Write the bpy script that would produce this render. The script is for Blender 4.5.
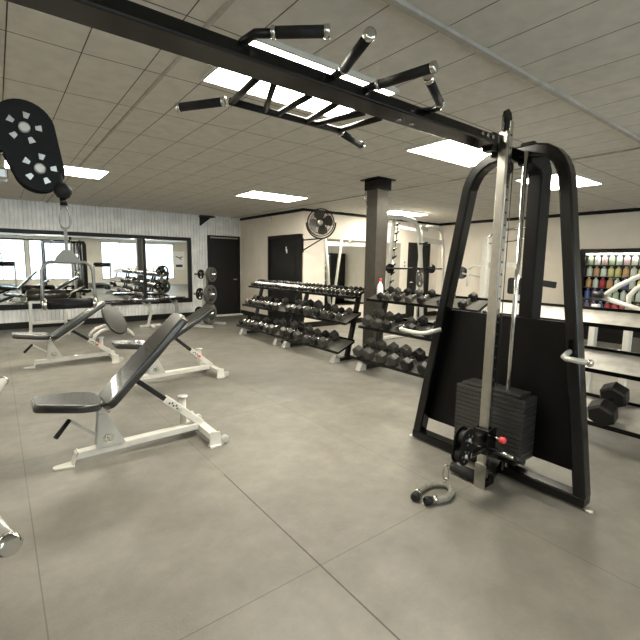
import bpy, bmesh, math, random
from mathutils import Vector, Matrix, Euler
random.seed(7)
PI = math.pi
scene = bpy.context.scene
for o in list(bpy.data.objects):
    bpy.data.objects.remove(o)
C = scene.collection

# ---------------------------------------------------------------- camera
CAM_F, YAW, PITCH, ROLL = 419.65, math.radians(37.5737), math.radians(7.6621), math.radians(0.9122)
fw = Vector((math.sin(YAW) * math.cos(PITCH), math.cos(YAW) * math.cos(PITCH), -math.sin(PITCH)))
rt = Vector((math.cos(YAW), -math.sin(YAW), 0))
up = rt.cross(fw)
r2 = rt * math.cos(ROLL) + up * math.sin(ROLL)
u2 = -rt * math.sin(ROLL) + up * math.cos(ROLL)
cd = bpy.data.cameras.new('camera')
cam = bpy.data.objects.new('camera', cd)
C.objects.link(cam)
cd.sensor_width = 36
cd.lens = 36 * CAM_F / 640
cd.clip_start = 0.02
m = Matrix((r2, u2, -fw)).transposed().to_4x4()
m.translation = Vector((0, 0, 1.40))
cam.matrix_world = m
scene.camera = cam

# ---------------------------------------------------------------- world and exposure
w = bpy.data.worlds.new('daylight')
scene.world = w
w.use_nodes = True
bg = w.node_tree.nodes['Background']
bg.inputs[0].default_value = (0.78, 0.89, 1.0, 1)
bg.inputs[1].default_value = 1.7
scene.view_settings.view_transform = 'Standard'
scene.view_settings.look = 'None'
scene.view_settings.gamma = 1
scene.view_settings.exposure = 1.72
scene.view_settings.use_curve_mapping = False
LAMP = 13.5          # radiance of the fluorescent diffusers

# ---------------------------------------------------------------- materials
def mat(name, col, rough=0.5, metal=0.0, var=0.12, scale=12.0, bump=0.0, bscale=60.0, coat=0.0, spec=0.5):
    M = bpy.data.materials.new(name)
    M.use_nodes = True
    nt = M.node_tree
    b = nt.nodes['Principled BSDF']
    tc = nt.nodes.new('ShaderNodeTexCoord')
    n = nt.nodes.new('ShaderNodeTexNoise')
    n.inputs['Scale'].default_value = scale
    n.inputs['Detail'].default_value = 5
    nt.links.new(tc.outputs['Object'], n.inputs['Vector'])
    r = nt.nodes.new('ShaderNodeValToRGB')
    r.color_ramp.elements[0].position = 0.3
    r.color_ramp.elements[1].position = 0.7
    r.color_ramp.elements[0].color = [c * (1 - var) for c in col] + [1]
    r.color_ramp.elements[1].color = [min(1, c * (1 + var)) for c in col] + [1]
    nt.links.new(n.outputs['Fac'], r.inputs['Fac'])
    nt.links.new(r.outputs['Color'], b.inputs['Base Color'])
    b.inputs['Roughness'].default_value = rough
    b.inputs['Metallic'].default_value = metal
    b.inputs['Coat Weight'].default_value = coat
    b.inputs['Specular IOR Level'].default_value = spec
    if bump:
        n2 = nt.nodes.new('ShaderNodeTexNoise')
        n2.inputs['Scale'].default_value = bscale
        n2.inputs['Detail'].default_value = 4
        nt.links.new(tc.outputs['Object'], n2.inputs['Vector'])
        bp = nt.nodes.new('ShaderNodeBump')
        bp.inputs['Strength'].default_value = bump
        bp.inputs['Distance'].default_value = 0.004
        nt.links.new(n2.outputs['Fac'], bp.inputs['Height'])
        nt.links.new(bp.outputs['Normal'], b.inputs['Normal'])
    return M

def emis(name, col, s):
    M = bpy.data.materials.new(name)
    M.use_nodes = True
    nt = M.node_tree
    nt.nodes.clear()
    o = nt.nodes.new('ShaderNodeOutputMaterial')
    e = nt.nodes.new('ShaderNodeEmission')
    e.inputs[0].default_value = (*col, 1)
    e.inputs[1].default_value = s
    nt.links.new(e.outputs[0], o.inputs[0])
    return M

def glassy(name):
    M = bpy.data.materials.new(name)
    M.use_nodes = True
    nt = M.node_tree
    nt.nodes.clear()
    o = nt.nodes.new('ShaderNodeOutputMaterial')
    t = nt.nodes.new('ShaderNodeBsdfTransparent')
    t.inputs[0].default_value = (0.94, 0.97, 0.96, 1)
    g = nt.nodes.new('ShaderNodeBsdfGlossy')
    g.inputs['Roughness'].default_value = 0.02
    mx = nt.nodes.new('ShaderNodeMixShader')
    mx.inputs[0].default_value = 0.06
    nt.links.new(t.outputs[0], mx.inputs[1])
    nt.links.new(g.outputs[0], mx.inputs[2])
    nt.links.new(mx.outputs[0], o.inputs[0])
    return M

def floor_mat():
    M = bpy.data.materials.new('rubber_mat_floor')
    M.use_nodes = True
    nt = M.node_tree
    N, L = nt.nodes, nt.links
    b = N['Principled BSDF']
    tc = N.new('ShaderNodeTexCoord')
    def noise(s, d=6, rgh=0.6):
        n = N.new('ShaderNodeTexNoise')
        n.inputs['Scale'].default_value = s
        n.inputs['Detail'].default_value = d
        n.inputs['Roughness'].default_value = rgh
        L.new(tc.outputs['Object'], n.inputs['Vector'])
        return n.outputs['Fac']
    def ramp(fac, p0, c0, p1, c1):
        r = N.new('ShaderNodeValToRGB')
        r.color_ramp.elements[0].position = p0
        r.color_ramp.elements[1].position = p1
        r.color_ramp.elements[0].color = (*c0, 1)
        r.color_ramp.elements[1].color = (*c1, 1)
        L.new(fac, r.inputs['Fac'])
        return r.outputs['Color']
    def mul(a, c, f=1.0, mode='MULTIPLY'):
        x = N.new('ShaderNodeMix')
        x.data_type = 'RGBA'
        x.blend_type = mode
        x.inputs[0].default_value = f
        L.new(a, x.inputs[6])
        L.new(c, x.inputs[7])
        return x.outputs[2]
    base = ramp(noise(0.9, 5), 0.33, (0.132, 0.125, 0.108), 0.67, (0.188, 0.179, 0.156))
    dirt = ramp(noise(5.5, 8, 0.7), 0.35, (0.83, 0.83, 0.82), 0.65, (1.08, 1.08, 1.07))
    spk = ramp(noise(160, 2), 0.68, (1, 1, 1), 0.78, (1.7, 1.7, 1.6))
    col = mul(mul(base, dirt), spk)
    sx = N.new('ShaderNodeSeparateXYZ')
    L.new(tc.outputs['Object'], sx.inputs[0])
    def math_(op, a, bval):
        q = N.new('ShaderNodeMath')
        q.operation = op
        for i, v in enumerate((a, bval)):
            if isinstance(v, (int, float)):
                q.inputs[i].default_value = v
            else:
                L.new(v, q.inputs[i])
        return q.outputs[0]
    def seam(coord, off, pitch, half):
        p = math_('PINGPONG', math_('SUBTRACT', coord, off), pitch / 2)
        return math_('LESS_THAN', p, half)
    a = seam(sx.outputs[0], 1.11 - 1.05 * 10, 1.05, 0.0028)
    c = seam(sx.outputs[1], 1.41 - 2.04 * 10, 2.04, 0.0028)
    anyl = math_('MAXIMUM', a, c)
    weak = math_('MULTIPLY', anyl, math_('MULTIPLY', noise(0.7, 2), 0.85))
    m1 = math_('COMPARE', sx.outputs[0], 1.11)
    m1.node.inputs[2].default_value = 0.0042
    strong = math_('MULTIPLY', m1, math_('LESS_THAN', sx.outputs[1], 2.46))
    fac = math_('MAXIMUM', weak, math_('MULTIPLY', strong, 0.85))
    x = N.new('ShaderNodeMix')
    x.data_type = 'RGBA'
    L.new(fac, x.inputs[0])
    L.new(col, x.inputs[6])
    x.inputs[7].default_value = (0.02, 0.018, 0.015, 1)
    L.new(x.outputs[2], b.inputs['Base Color'])
    rr = ramp(noise(3, 6), 0.3, (0.42, 0.42, 0.42), 0.7, (0.62, 0.62, 0.62))
    L.new(rr, b.inputs['Roughness'])
    bp = N.new('ShaderNodeBump')
    bp.inputs['Strength'].default_value = 0.25
    bp.inputs['Distance'].default_value = 0.003
    L.new(noise(90, 4), bp.inputs['Height'])
    L.new(bp.outputs['Normal'], b.inputs['Normal'])
    return M

M_floor = floor_mat()
M_tile = mat('ceiling_tile', (0.64, 0.62, 0.57), 0.9, var=0.07, scale=9, bump=0.6, bscale=45)
M_grid = mat('ceiling_grid_metal', (0.42, 0.405, 0.365), 0.6, var=0.15)
M_seam = mat('ceiling_joint', (0.10, 0.095, 0.085), 0.8)
M_wall = mat('beige_paint', (0.80, 0.74, 0.65), 0.75, var=0.05, scale=3, bump=0.1)
M_corr = mat('corrugated_zinc', (0.88, 0.88, 0.87), 0.42, metal=0.15, var=0.12, scale=5)
M_trim = mat('black_trim_paint', (0.008, 0.007, 0.006), 0.45, spec=0.3)
M_door = mat('black_door_paint', (0.007, 0.007, 0.007), 0.45, var=0.2, scale=6, spec=0.3)
M_mirror = mat('mirror_glass', (0.86, 0.88, 0.86), 0.015, metal=1.0, var=0.01)
M_black = mat('black_powder_coat', (0.005, 0.005, 0.005), 0.35, var=0.25, scale=20, spec=0.3)
M_gloss = mat('black_gloss_steel', (0.003, 0.003, 0.003), 0.20, var=0.2, spec=0.35)
M_shroud = mat('black_matte_sheet', (0.004, 0.004, 0.004), 0.5, var=0.3, scale=4, bump=0.1, spec=0.15)
M_chrome = mat('chrome', (0.62, 0.61, 0.58), 0.14, metal=1.0, var=0.03)
M_yoke = mat('cast_grey_alloy', (0.27, 0.26, 0.225), 0.5)
M_dull = mat('dull_steel', (0.24, 0.235, 0.22), 0.35, metal=0.9, var=0.1)
M_brush = mat('brushed_steel', (0.46, 0.45, 0.41), 0.28, metal=1.0, var=0.08, scale=25)
M_white = mat('cream_powder_coat', (0.60, 0.59, 0.54), 0.35, var=0.06, coat=0.2)
M_silver = mat('silver_powder_coat', (0.50, 0.50, 0.46), 0.35, metal=0.3, var=0.06)
M_vinyl = mat('black_vinyl', (0.014, 0.0135, 0.012), 0.26, var=0.15, bump=0.04, bscale=120, coat=0.6, spec=0.6)
M_grip = mat('black_rubber_grip', (0.009, 0.009, 0.009), 0.6, bump=0.4, bscale=200, spec=0.3)
M_hex = mat('black_rubber_hex', (0.005, 0.005, 0.005), 0.42, var=0.25, scale=15, bump=0.2, spec=0.35)
M_hexd = mat('dusty_rubber_hex', (0.036, 0.034, 0.030), 0.5, var=0.25, scale=18, bump=0.2)
M_hext = mat('worn_tan_hex', (0.22, 0.155, 0.115), 0.5, var=0.2)
M_tray = mat('pale_tray_steel', (0.30, 0.29, 0.26), 0.42, var=0.3, scale=9, metal=0.2)  # paler mottled grey for the liners of the nearly empty rack
M_tray2 = mat('dark_tray_steel', (0.07, 0.068, 0.06), 0.4, var=0.3, scale=9, metal=0.2)
M_plate = mat('grey_iron_plate', (0.12, 0.12, 0.115), 0.42, metal=0.3, var=0.2)
M_stack = mat('stack_plate_black', (0.022, 0.022, 0.021), 0.42, var=0.2)
M_red = mat('red_plastic', (0.70, 0.06, 0.07), 0.4)
M_rope = mat('grey_rope', (0.17, 0.165, 0.14), 0.85, var=0.25, scale=60, bump=0.8, bscale=160)
M_col = mat('dark_bronze_column_paint', (0.060, 0.053, 0.042), 0.35, var=0.15, metal=0.2)
M_plastic = mat('white_plastic', (0.75, 0.74, 0.70), 0.4)
M_paper = mat('white_paper', (0.85, 0.85, 0.82), 0.8, var=0.02)
M_ink = mat('dark_ink', (0.03, 0.03, 0.035), 0.7)
M_lamp = emis('fluorescent_diffuser', (1.0, 0.93, 0.78), LAMP)
M_glass = glassy('clear_glass')
M_cable = mat('black_cable', (0.02, 0.02, 0.02), 0.4)

# ---------------------------------------------------------------- mesh builder
class MB:
    def __init__(s):
        s.v, s.f, s.sm, s.M = [], [], [], Matrix.Identity(4)
    def add(s, vs, fs, smooth=False, M=None):
        b = len(s.v)
        T = s.M if M is None else s.M @ M
        s.v += [T @ Vector(p) for p in vs]
        s.f += [tuple(b + i for i in f) for f in fs]
        s.sm += [smooth] * len(fs)
        return s
    def box(s, c, d, M=None):
        x, y, z = [q / 2 for q in d]
        vs = [(c[0] + i * x, c[1] + j * y, c[2] + k * z) for i in (-1, 1) for j in (-1, 1) for k in (-1, 1)]
        return s.add(vs, [(0, 1, 3, 2), (4, 6, 7, 5), (0, 4, 5, 1), (2, 3, 7, 6), (0, 2, 6, 4), (1, 5, 7, 3)], False, M)
    def span(s, a, b):
        return s.box([(a[i] + b[i]) / 2 for i in range(3)], [abs(b[i] - a[i]) for i in range(3)])
    def sweep(s, pts, prof, closed=False, smooth=False, upv=None, caps=True):
        P = [Vector(p) for p in pts]
        n, k = len(P), len(prof)
        rings = []
        prev = None
        for i in range(n):
            if closed:
                t = (P[(i + 1) % n] - P[i - 1]).normalized()
            elif i == 0:
                t = (P[1] - P[0]).normalized()
            elif i == n - 1:
                t = (P[-1] - P[-2]).normalized()
            else:
                t = ((P[i + 1] - P[i]).normalized() + (P[i] - P[i - 1]).normalized()).normalized()
            if upv is not None:
                u = Vector(upv)
            elif prev is None:
                u = Vector((0, 0, 1)) if abs(t.z) < 0.9 else Vector((0, 1, 0))
            else:
                u = prev
            u = (u - t * u.dot(t)).normalized()
            prev = u
            sd = t.cross(u)
            sc = 1.0
            if 0 < i < n - 1 or closed:
                a = (P[(i + 1) % n] - P[i]).normalized()
                sc = 1.0 / max(0.5, t.dot(a))
            rings.append((P[i], sd, u, sc if k == 4 else 1.0))
        vs = []
        for p, sd, u, sc in rings:
            for a, b in prof:
                vs.append(p + sd * a * sc + u * b)
        fs = []
        for i in range(n if closed else n - 1):
            for j in range(k):
                a, b = i * k + j, i * k + (j + 1) % k
                c, d = ((i + 1) % n) * k + (j + 1) % k, ((i + 1) % n) * k + j
                fs.append((a, b, c, d))
        s.add(vs, fs, smooth)
        if caps and not closed:
            s.add(vs[:k], [tuple(reversed(range(k)))])
            s.add(vs[-k:], [tuple(range(k))])
        return s
    def tube(s, pts, r, seg=12, closed=False):
        return s.sweep(pts, [(r * math.cos(2 * PI * i / seg), r * math.sin(2 * PI * i / seg)) for i in range(seg)], closed, True)
    def rect(s, pts, wd, ht, upv=(0, 0, 1), closed=False):
        a, b = wd / 2, ht / 2
        return s.sweep(pts, [(-a, -b), (a, -b), (a, b), (-a, b)], closed, False, upv)
    def lathe(s, prof, M=None, seg=20):
        # prof: (radius, z) along local z
        vs, fs = [], []
        n = len(prof)
        for r, z in prof:
            for i in range(seg):
                a = 2 * PI * i / seg
                vs.append((r * math.cos(a), r * math.sin(a), z))
        for j in range(n - 1):
            for i in range(seg):
                fs.append((j * seg + i, j * seg + (i + 1) % seg, (j + 1) * seg + (i + 1) % seg, (j + 1) * seg + i))
        s.add(vs, fs, True, M)
        s.add(vs[:seg], [tuple(reversed(range(seg)))], False, M)
        s.add(vs[-seg:], [tuple(range(seg))], False, M)
        return s
    def prism(s, poly, a, b, M=None):
        n = len(poly)
        vs = [(x, y, a) for x, y in poly] + [(x, y, b) for x, y in poly]
        fs = [tuple(reversed(range(n))), tuple(range(n, 2 * n))]
        fs += [(i, (i + 1) % n, n + (i + 1) % n, n + i) for i in range(n)]
        return s.add(vs, fs, False, M)
    def pad(s, poly, th, rd, M=None):
        # upholstered cushion: outline poly (ccw), thickness th, edge radius rd
        n = len(poly)
        P = [Vector((x, y)) for x, y in poly]
        nor = []
        for i in range(n):
            e1, e2 = (P[i] - P[i - 1]).normalized(), (P[(i + 1) % n] - P[i]).normalized()
            v = Vector((e1.y + e2.y, -(e1.x + e2.x)))
            v.normalize()
            nor.append(v / max(0.6, v.dot(Vector((e1.y, -e1.x)))))
        levels = []
        for k in range(5):
            a = PI / 2 * k / 4
            levels.append((rd * (1 - math.sin(a)), rd * (1 - math.cos(a))))
        levels += [(i, th - z) for i, z in reversed(levels)]
        vs, fs = [], []
        for ins, z in levels:
            for i in range(n):
                q = P[i] - nor[i] * ins
                vs.append((q.x, q.y, z))
        for j in range(len(levels) - 1):
            for i in range(n):
                fs.append((j * n + i, j * n + (i + 1) % n, (j + 1) * n + (i + 1) % n, (j + 1) * n + i))
        s.add(vs, fs, True, M)
        s.add(vs[:n], [tuple(reversed(range(n)))], False, M)
        s.add(vs[-n:], [tuple(range(n))], False, M)
        return s
    def build(s, name, m, parent=None, bevel=0.0, loc=None):
        me = bpy.data.meshes.new(name)
        me.from_pydata([tuple(v) for v in s.v], [], s.f)
        for p, q in zip(me.polygons, s.sm):
            p.use_smooth = q
        bm = bmesh.new()
        bm.from_mesh(me)
        bmesh.ops.remove_doubles(bm, verts=bm.verts, dist=1e-6)
        bmesh.ops.recalc_face_normals(bm, faces=bm.faces)
        bm.to_mesh(me)
        bm.free()
        me.materials.append(m)
        o = bpy.data.objects.new(name, me)
        C.objects.link(o)
        if parent is not None:
            o.parent = parent
        if loc is not None:
            o.location = loc
        if bevel:
            bv = o.modifiers.new('bevel', 'BEVEL')
            bv.width = bevel
            bv.segments = 2
            bv.limit_method = 'ANGLE'
            bv.angle_limit = 0.9
        return o

def tag(o, label, cat, group=None):
    o['label'] = label
    o['category'] = cat
    if group:
        o['group'] = group
    return o
def thing(name, label, cat, loc=(0, 0, 0), rz=0, group=None):
    o = bpy.data.objects.new(name, None)
    o.empty_display_size = 0.05
    C.objects.link(o)
    o.location = loc
    o.rotation_euler = (0, 0, rz)
    return tag(o, label, cat, group)
def struct(name, mb, m, bevel=0.0):
    o = mb.build(name, m, None, bevel)
    o['kind'] = 'structure'
    return o
def dup(root, loc, rot=None, label=None, group=None, scale=None):
    r = root.copy()
    C.objects.link(r)
    r.location = loc
    if rot is not None:
        r.rotation_euler = rot
    if scale is not None:
        r.scale = scale
    if label:
        r['label'] = label
    if group:
        r['group'] = group
    for ch in list(root.children):
        c = ch.copy()
        C.objects.link(c)
        c.parent = r
        for g in list(ch.children):
            d = g.copy()
            C.objects.link(d)
            d.parent = c
    return r
def axis_m(p, d, upv=(0, 0, 1)):
    z = Vector(d).normalized()
    u = Vector(upv)
    if abs(z.dot(u)) > 0.99:
        u = Vector((1, 0, 0))
    x = u.cross(z).normalized()
    y = z.cross(x)
    M = Matrix((x, y, z)).transposed().to_4x4()
    M.translation = Vector(p)
    return M
def arc(c, r, a0, a1, n, f):
    return [f(c[0] + r * math.cos(a0 + (a1 - a0) * i / n), c[1] + r * math.sin(a0 + (a1 - a0) * i / n)) for i in range(n + 1)]
def circ(cx, cy, r, n=24):
    return [(cx + r * math.cos(2 * PI * i / n), cy + r * math.sin(2 * PI * i / n)) for i in range(n)]
ORD = ['first', 'second', 'third', 'fourth', 'fifth', 'sixth', 'seventh', 'eighth', 'ninth', 'tenth', 'eleventh', 'twelfth',
       'thirteenth', 'fourteenth', 'fifteenth', 'sixteenth', 'seventeenth', 'eighteenth']

# ================================================================ THE ROOM
HC = 2.55
XL, XR, YB, YW1, X2, YW3 = -5.0, 9.80, -5.0, 10.35, 5.23, 7.40
struct('floor', MB().span((XL, YB, -0.05), (XR, YW1, 0)), M_floor)

# ceiling: lay-in tiles, every one a little bowed and tipped
def make_ceiling():
    px, py = 0.338, 0.71
    mb = MB()
    x0, y0 = 1.475 - px * 20, 1.40 - py * 10
    lights = LIGHTS
    nx, ny = int((XR - x0) / px) + 1, int((YW1 - y0) / py) + 1
    rnd = random.Random(3)
    dz = {}
    def corner(i, j):
        if (i, j) not in dz:
            dz[(i, j)] = rnd.uniform(-0.007, 0.003)
        return dz[(i, j)]
    for i in range(nx):
        for j in range(ny):
            xa, ya = x0 + i * px, y0 + j * py
            xb, yb = min(xa + px, XR), min(ya + py, YW1)
            xa, ya = max(xa, XL), max(ya, YB)
            if xb - xa < 0.02 or yb - ya < 0.02:
                continue
            sag = rnd.uniform(0.002, 0.010)
            c00, c10, c01, c11 = corner(i, j), corner(i + 1, j), corner(i, j + 1), corner(i + 1, j + 1)
            K = 4
            vs, fs = [], []
            for a in range(K + 1):
                for b in range(K + 1):
                    u, v = a / K, b / K
                    z = HC - sag * (16 * u * (1 - u) * v * (1 - v)) + c00 * (1 - u) * (1 - v) + c10 * u * (1 - v) + c01 * (1 - u) * v + c11 * u * v
                    vs.append((xa + 0.003 + (xb - xa - 0.006) * u, ya + 0.004 + (yb - ya - 0.008) * v, z))
            for a in range(K):
                for b in range(K):
                    q = a * (K + 1) + b
                    fs.append((q, q + 1, q + K + 2, q + K + 1))
            mb.add(vs, fs, True)
    o = struct('ceiling', mb, M_tile)
    b = MB().span((XL, YB, HC + 0.012), (XR, YW1, HC + 0.06)).build('ceiling_backing', M_seam, o)
    g = MB()
    for y in (1.40, 1.40 - 5 * py):
        if y < YW1:
            g.span((XL, y - 0.018, HC - 0.022), (XR, y + 0.018, HC + 0.006))
    for x in (0.08, 0.90, 0.90 - 12 * px, 0.90 + 12 * px):
        g.span((x - 0.008, YB, HC - 0.018), (x + 0.010, YW1, HC + 0.006))
    g.build('ceiling_runner', M_grid, o)
LIGHTS = [(1.64, 2.36), (3.84, 2.62), (6.03, 2.66), (0.70, 6.40), (3.86, 6.42), (7.25, 6.50),
          (-2.4, 2.5), (-2.2, -1.8), (-2.6, 6.4), (2.0, -2.2), (6.0, -2.2)]
make_ceiling()

# W1, the corrugated back wall
mb = MB()
zig = []
x = XL
while x < X2:
    for dx, y_ in ((0.0, -0.002), (0.020, -0.002), (0.026, -0.036), (0.066, -0.036)):
        zig.append((x + dx, YW1 + y_))
    x += 0.072
zig = [p for p in zig if p[0] <= X2] + [(X2, YW1 - 0.002)]
vs = [(a, b, 0) for a, b in zig] + [(a, b, HC) for a, b in zig]
n = len(zig)
mb.add(vs, [(i, i + 1, n + i + 1, n + i) for i in range(n - 1)])
struct('wall_back', mb, M_corr)
struct('wall_back_backing', MB().span((XL, YW1, 0), (XR, YW1 + 0.1, HC)), M_wall)
struct('wall_storeroom_side', MB().span((X2, YW3 + 0.08, 0), (X2 + 0.08, YW1, HC)), M_wall)
struct('wall_storeroom_front', MB().span((X2, YW3, 0), (XR, YW3 + 0.08, HC)), M_wall)
struct('wall_right', MB().span((XR, YB, 0), (XR + 0.1, YW3 + 0.08, HC)), M_wall)
struct('wall_left', MB().span((XL - 0.1, YB, 0), (XL, YW1, HC)), M_wall)
# front wall with the shop windows, behind the camera
fw_ = MB().span((XL, YB - 0.12, 0), (XR, YB, 0.35)).span((XL, YB - 0.12, 2.40), (XR, YB, HC))
wins = []
k = 0
edges = [(-4.8, -2.9), (-2.75, -0.85), (-0.7, 1.2), (1.35, 3.25), (4.6, 6.5), (6.65, 8.55)]
px_ = XL
for a, b in edges:
    fw_.span((px_, YB - 0.12, 0.35), (a, YB, 2.40))
    px_ = b
fw_.span((px_, YB - 0.12, 0.35), (XR, YB, 2.40))
struct('wall_front', fw_, M_wall)
for i, (a, b) in enumerate(edges):
    f = MB()
    for z in (0.35, 2.36):
        f.span((a, YB - 0.08, z), (b, YB - 0.03, z + 0.04))
    for xx in (a, b - 0.04, (a + b) / 2 - 0.02):
        f.span((xx, YB - 0.08, 0.39), (xx + 0.04, YB - 0.03, 2.36))
    wo = struct('window_%d' % (i + 1), f, M_trim)
    MB().span((a + 0.03, YB - 0.06, 0.38), (b - 0.03, YB - 0.05, 2.37)).build('window_pane', M_glass, wo)

# trims and baseboards
struct('trim_1', MB().span((X2 - 0.025, YW3 - 0.02, HC - 0.06), (X2, YW1 - 0.02, HC)), M_trim)
struct('trim_2', MB().span((X2 - 0.025, YW3 - 0.03, HC - 0.06), (XR - 0.03, YW3, HC)), M_trim)
struct('trim_3', MB().span((XR - 0.03, YB, HC - 0.07), (XR, YW3 - 0.02, HC)), M_trim)
struct('baseboard_back', MB().span((XL, YW1 - 0.045, 0), (4.22, YW1 - 0.02, 0.13)), M_trim)
struct('baseboard_side', MB().span((X2 - 0.02, YW3, 0), (X2, 7.42, 0.12)).span((X2 - 0.02, 8.86, 0), (X2, YW1 - 0.03, 0.12)), M_trim)
struct('baseboard_front', MB().span((X2, YW3 - 0.02, 0), (XR, YW3, 0.12)), M_trim)
struct('baseboard_right', MB().span((XR - 0.02, YB, 0), (XR, YW3 - 0.03, 0.12)), M_trim)

# doors
def door_y(n_, x0, x1, y, top, knobx):
    f = MB().span((x0, y - 0.05, 0), (x0 + 0.06, y, top)).span((x1 - 0.06, y - 0.05, 0), (x1, y, top)).span((x0 + 0.06, y - 0.05, top - 0.06), (x1 - 0.06, y, top))
    d = struct('door_%d' % n_, f, M_trim, 0.004)
    MB().span((x0 + 0.062, y - 0.03, 0.012), (x1 - 0.062, y - 0.002, top - 0.062)).build('door_leaf', M_door, d)
    h = MB().lathe([(0.026, 0), (0.026, 0.01), (0.010, 0.012), (0.010, 0.05)], axis_m((knobx, y - 0.03, 0.95), (0, -1, 0)))
    h.rect([(knobx + 0.01, y - 0.075, 0.95), (knobx - 0.10, y - 0.075, 0.95)], 0.02, 0.02)
    h.build('door_handle', M_chrome, d)
    return d
d1 = door_y(1, 4.30, 5.19, YW1 - 0.02, 2.07, 5.07)
MB().span((4.36, YW1 - 0.075, 2.0), (5.13, YW1 - 0.05, 2.03)).build('door_closer', M_brush, d1)
MB().span((4.28, YW1 - 0.2, 0), (5.2, YW1 - 0.02, 0.03)).build('door_sill', M_plastic, d1)
f = MB().span((X2 - 0.05, 7.44, 0), (X2, 7.51, 2.02)).span((X2 - 0.05, 8.76, 0), (X2, 8.83, 2.02)).span((X2 - 0.05, 7.51, 1.95), (X2, 8.76, 2.02))
d2 = struct('door_2', f, M_trim, 0.004)
MB().span((X2 - 0.02, 7.512, 0.01), (X2 - 0.001, 8.758, 1.948)).build('door_leaf', M_door, d2)
p = MB().span((X2 - 0.028, 7.66, 1.05), (X2 - 0.018, 8.60, 1.80)).span((X2 - 0.028, 7.66, 0.15), (X2 - 0.018, 8.60, 0.95))
p.build('door_panel', M_door, d2, 0.006)
sg = MB().span((X2 - 0.034, 8.00, 1.62), (X2 - 0.029, 8.03, 1.70)).span((X2 - 0.034, 8.03, 1.66), (X2 - 0.029, 8.06, 1.76)).build('door_sign', M_paper, d2)
sg['label'] = 'small white mark on the black door'
d3 = door_y(3, 8.55, 9.40, YW3 - 0.002, 1.98, 8.68)

# ================================================================ STANDING FIXTURES
# mirror on the corrugated wall
t = thing('wall_mirror', 'wide two-pane mirror in a black frame on the corrugated metal wall', 'mirror', (1.0, YW1 - 0.02, 1.2))
y0 = -0.02
xa, xm, xb = -4.4, 1.75, 2.86
g = MB().span((xa, y0, -0.72), (xm - 0.03, y0 + 0.01, 0.72)).build('mirror_pane', M_mirror, t)
g = MB().span((xm + 0.03, y0, -0.72), (xb - 0.08, y0 + 0.01, 0.72)).build('mirror_pane', M_mirror, t)
fr = MB().span((xa - 0.08, y0 - 0.03, 0.70), (xb, y0 + 0.012, 0.78)).span((xa - 0.08, y0 - 0.03, -0.81), (xb, y0 + 0.012, -0.70))
fr.span((xb - 0.09, y0 - 0.03, -0.70), (xb, y0 + 0.012, 0.70)).span((xa - 0.08, y0 - 0.03, -0.70), (xa, y0 + 0.012, 0.70)).span((xm - 0.035, y0 - 0.03, -0.70), (xm + 0.035, y0 + 0.012, 0.70))
fr.build('frame', M_trim, t, 0.004)
# poster stuck on the right pane
t = thing('poster', 'small white exercise poster stuck on the right pane of the framed mirror', 'poster', (3.56, YW1 - 0.045, 1.42))
MB().span((-0.13, -0.002, -0.22), (0.13, 0.002, 0.22)).build('sheet', M_paper, t)
q = MB().rect([(-0.08, -0.004, 0.10), (0.0, -0.004, 0.06), (0.09, -0.004, 0.09)], 0.003, 0.02).rect([(0, -0.004, 0.06), (0.06, -0.004, 0.02)], 0.003, 0.02)
q.span((-0.08, -0.005, -0.16), (0.08, -0.002, -0.10))
q.build('print', M_ink, t)

# frameless mirrors on the storeroom front
t = tag(MB().span((5.80, YW3 - 0.012, 0.45), (8.25, YW3 - 0.001, 1.95)).build('wall_mirror', M_mirror, None), 'frameless mirror on the beige wall behind the smith machine and column', 'mirror')
t = thing('light_switch', 'white double switch plate on the beige wall beside the far black door', 'switch', (8.42, YW3 - 0.003, 1.42))
MB().span((-0.05, -0.008, -0.09), (0.05, 0, 0.09)).build('plate', M_plastic, t, 0.002)
for z in (-0.045, 0.045):
    MB().span((-0.015, -0.014, z - 0.02), (0.015, -0.007, z + 0.02)).build('rocker', M_ink, t)
tag(MB().lathe([(0.06, 0), (0.06, 0.03), (0.045, 0.045), (0.02, 0.05)], axis_m((X2, 8.76, 2.40), (-1, 0, 0))).build('motion_sensor', M_plastic), 'small round white sensor high on the beige wall above the panelled black door', 'sensor')
t = thing('wall_bracket', 'black triangular bracket at the top of the corrugated wall near the door', 'bracket', (4.10, YW1 - 0.038, HC - 0.02))
MB().prism([(0, 0), (0.34, 0), (0, -0.26)], -0.03, 0.0, Matrix.Rotation(PI / 2, 4, 'X')).build('gusset', M_trim, t)
MB().span((-0.02, -0.16, -0.03), (0.36, 0.0, 0.0)).build('shelf_arm', M_trim, t)

# column
t = thing('steel_column', 'dark bronze square column between the two dumbbell racks', 'column', (4.22, 4.235, 0))
MB().span((-0.105, -0.105, 0), (0.105, 0.105, HC)).build('shaft', M_col, t, 0.006)
MB().span((-0.13, -0.13, 2.40), (0.13, 0.13, HC)).build('collar', M_gloss, t, 0.004)
MB().span((-0.17, -0.17, HC - 0.025), (0.17, 0.17, HC)).build('cap_plate', M_gloss, t)
MB().tube([(-0.10, 0.12, 2.5), (-0.11, 0.13, 2.3), (-0.10, 0.10, 2.2), (-0.095, 0.05, 2.12)], 0.008, 8).build('conduit', M_brush, t)

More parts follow.
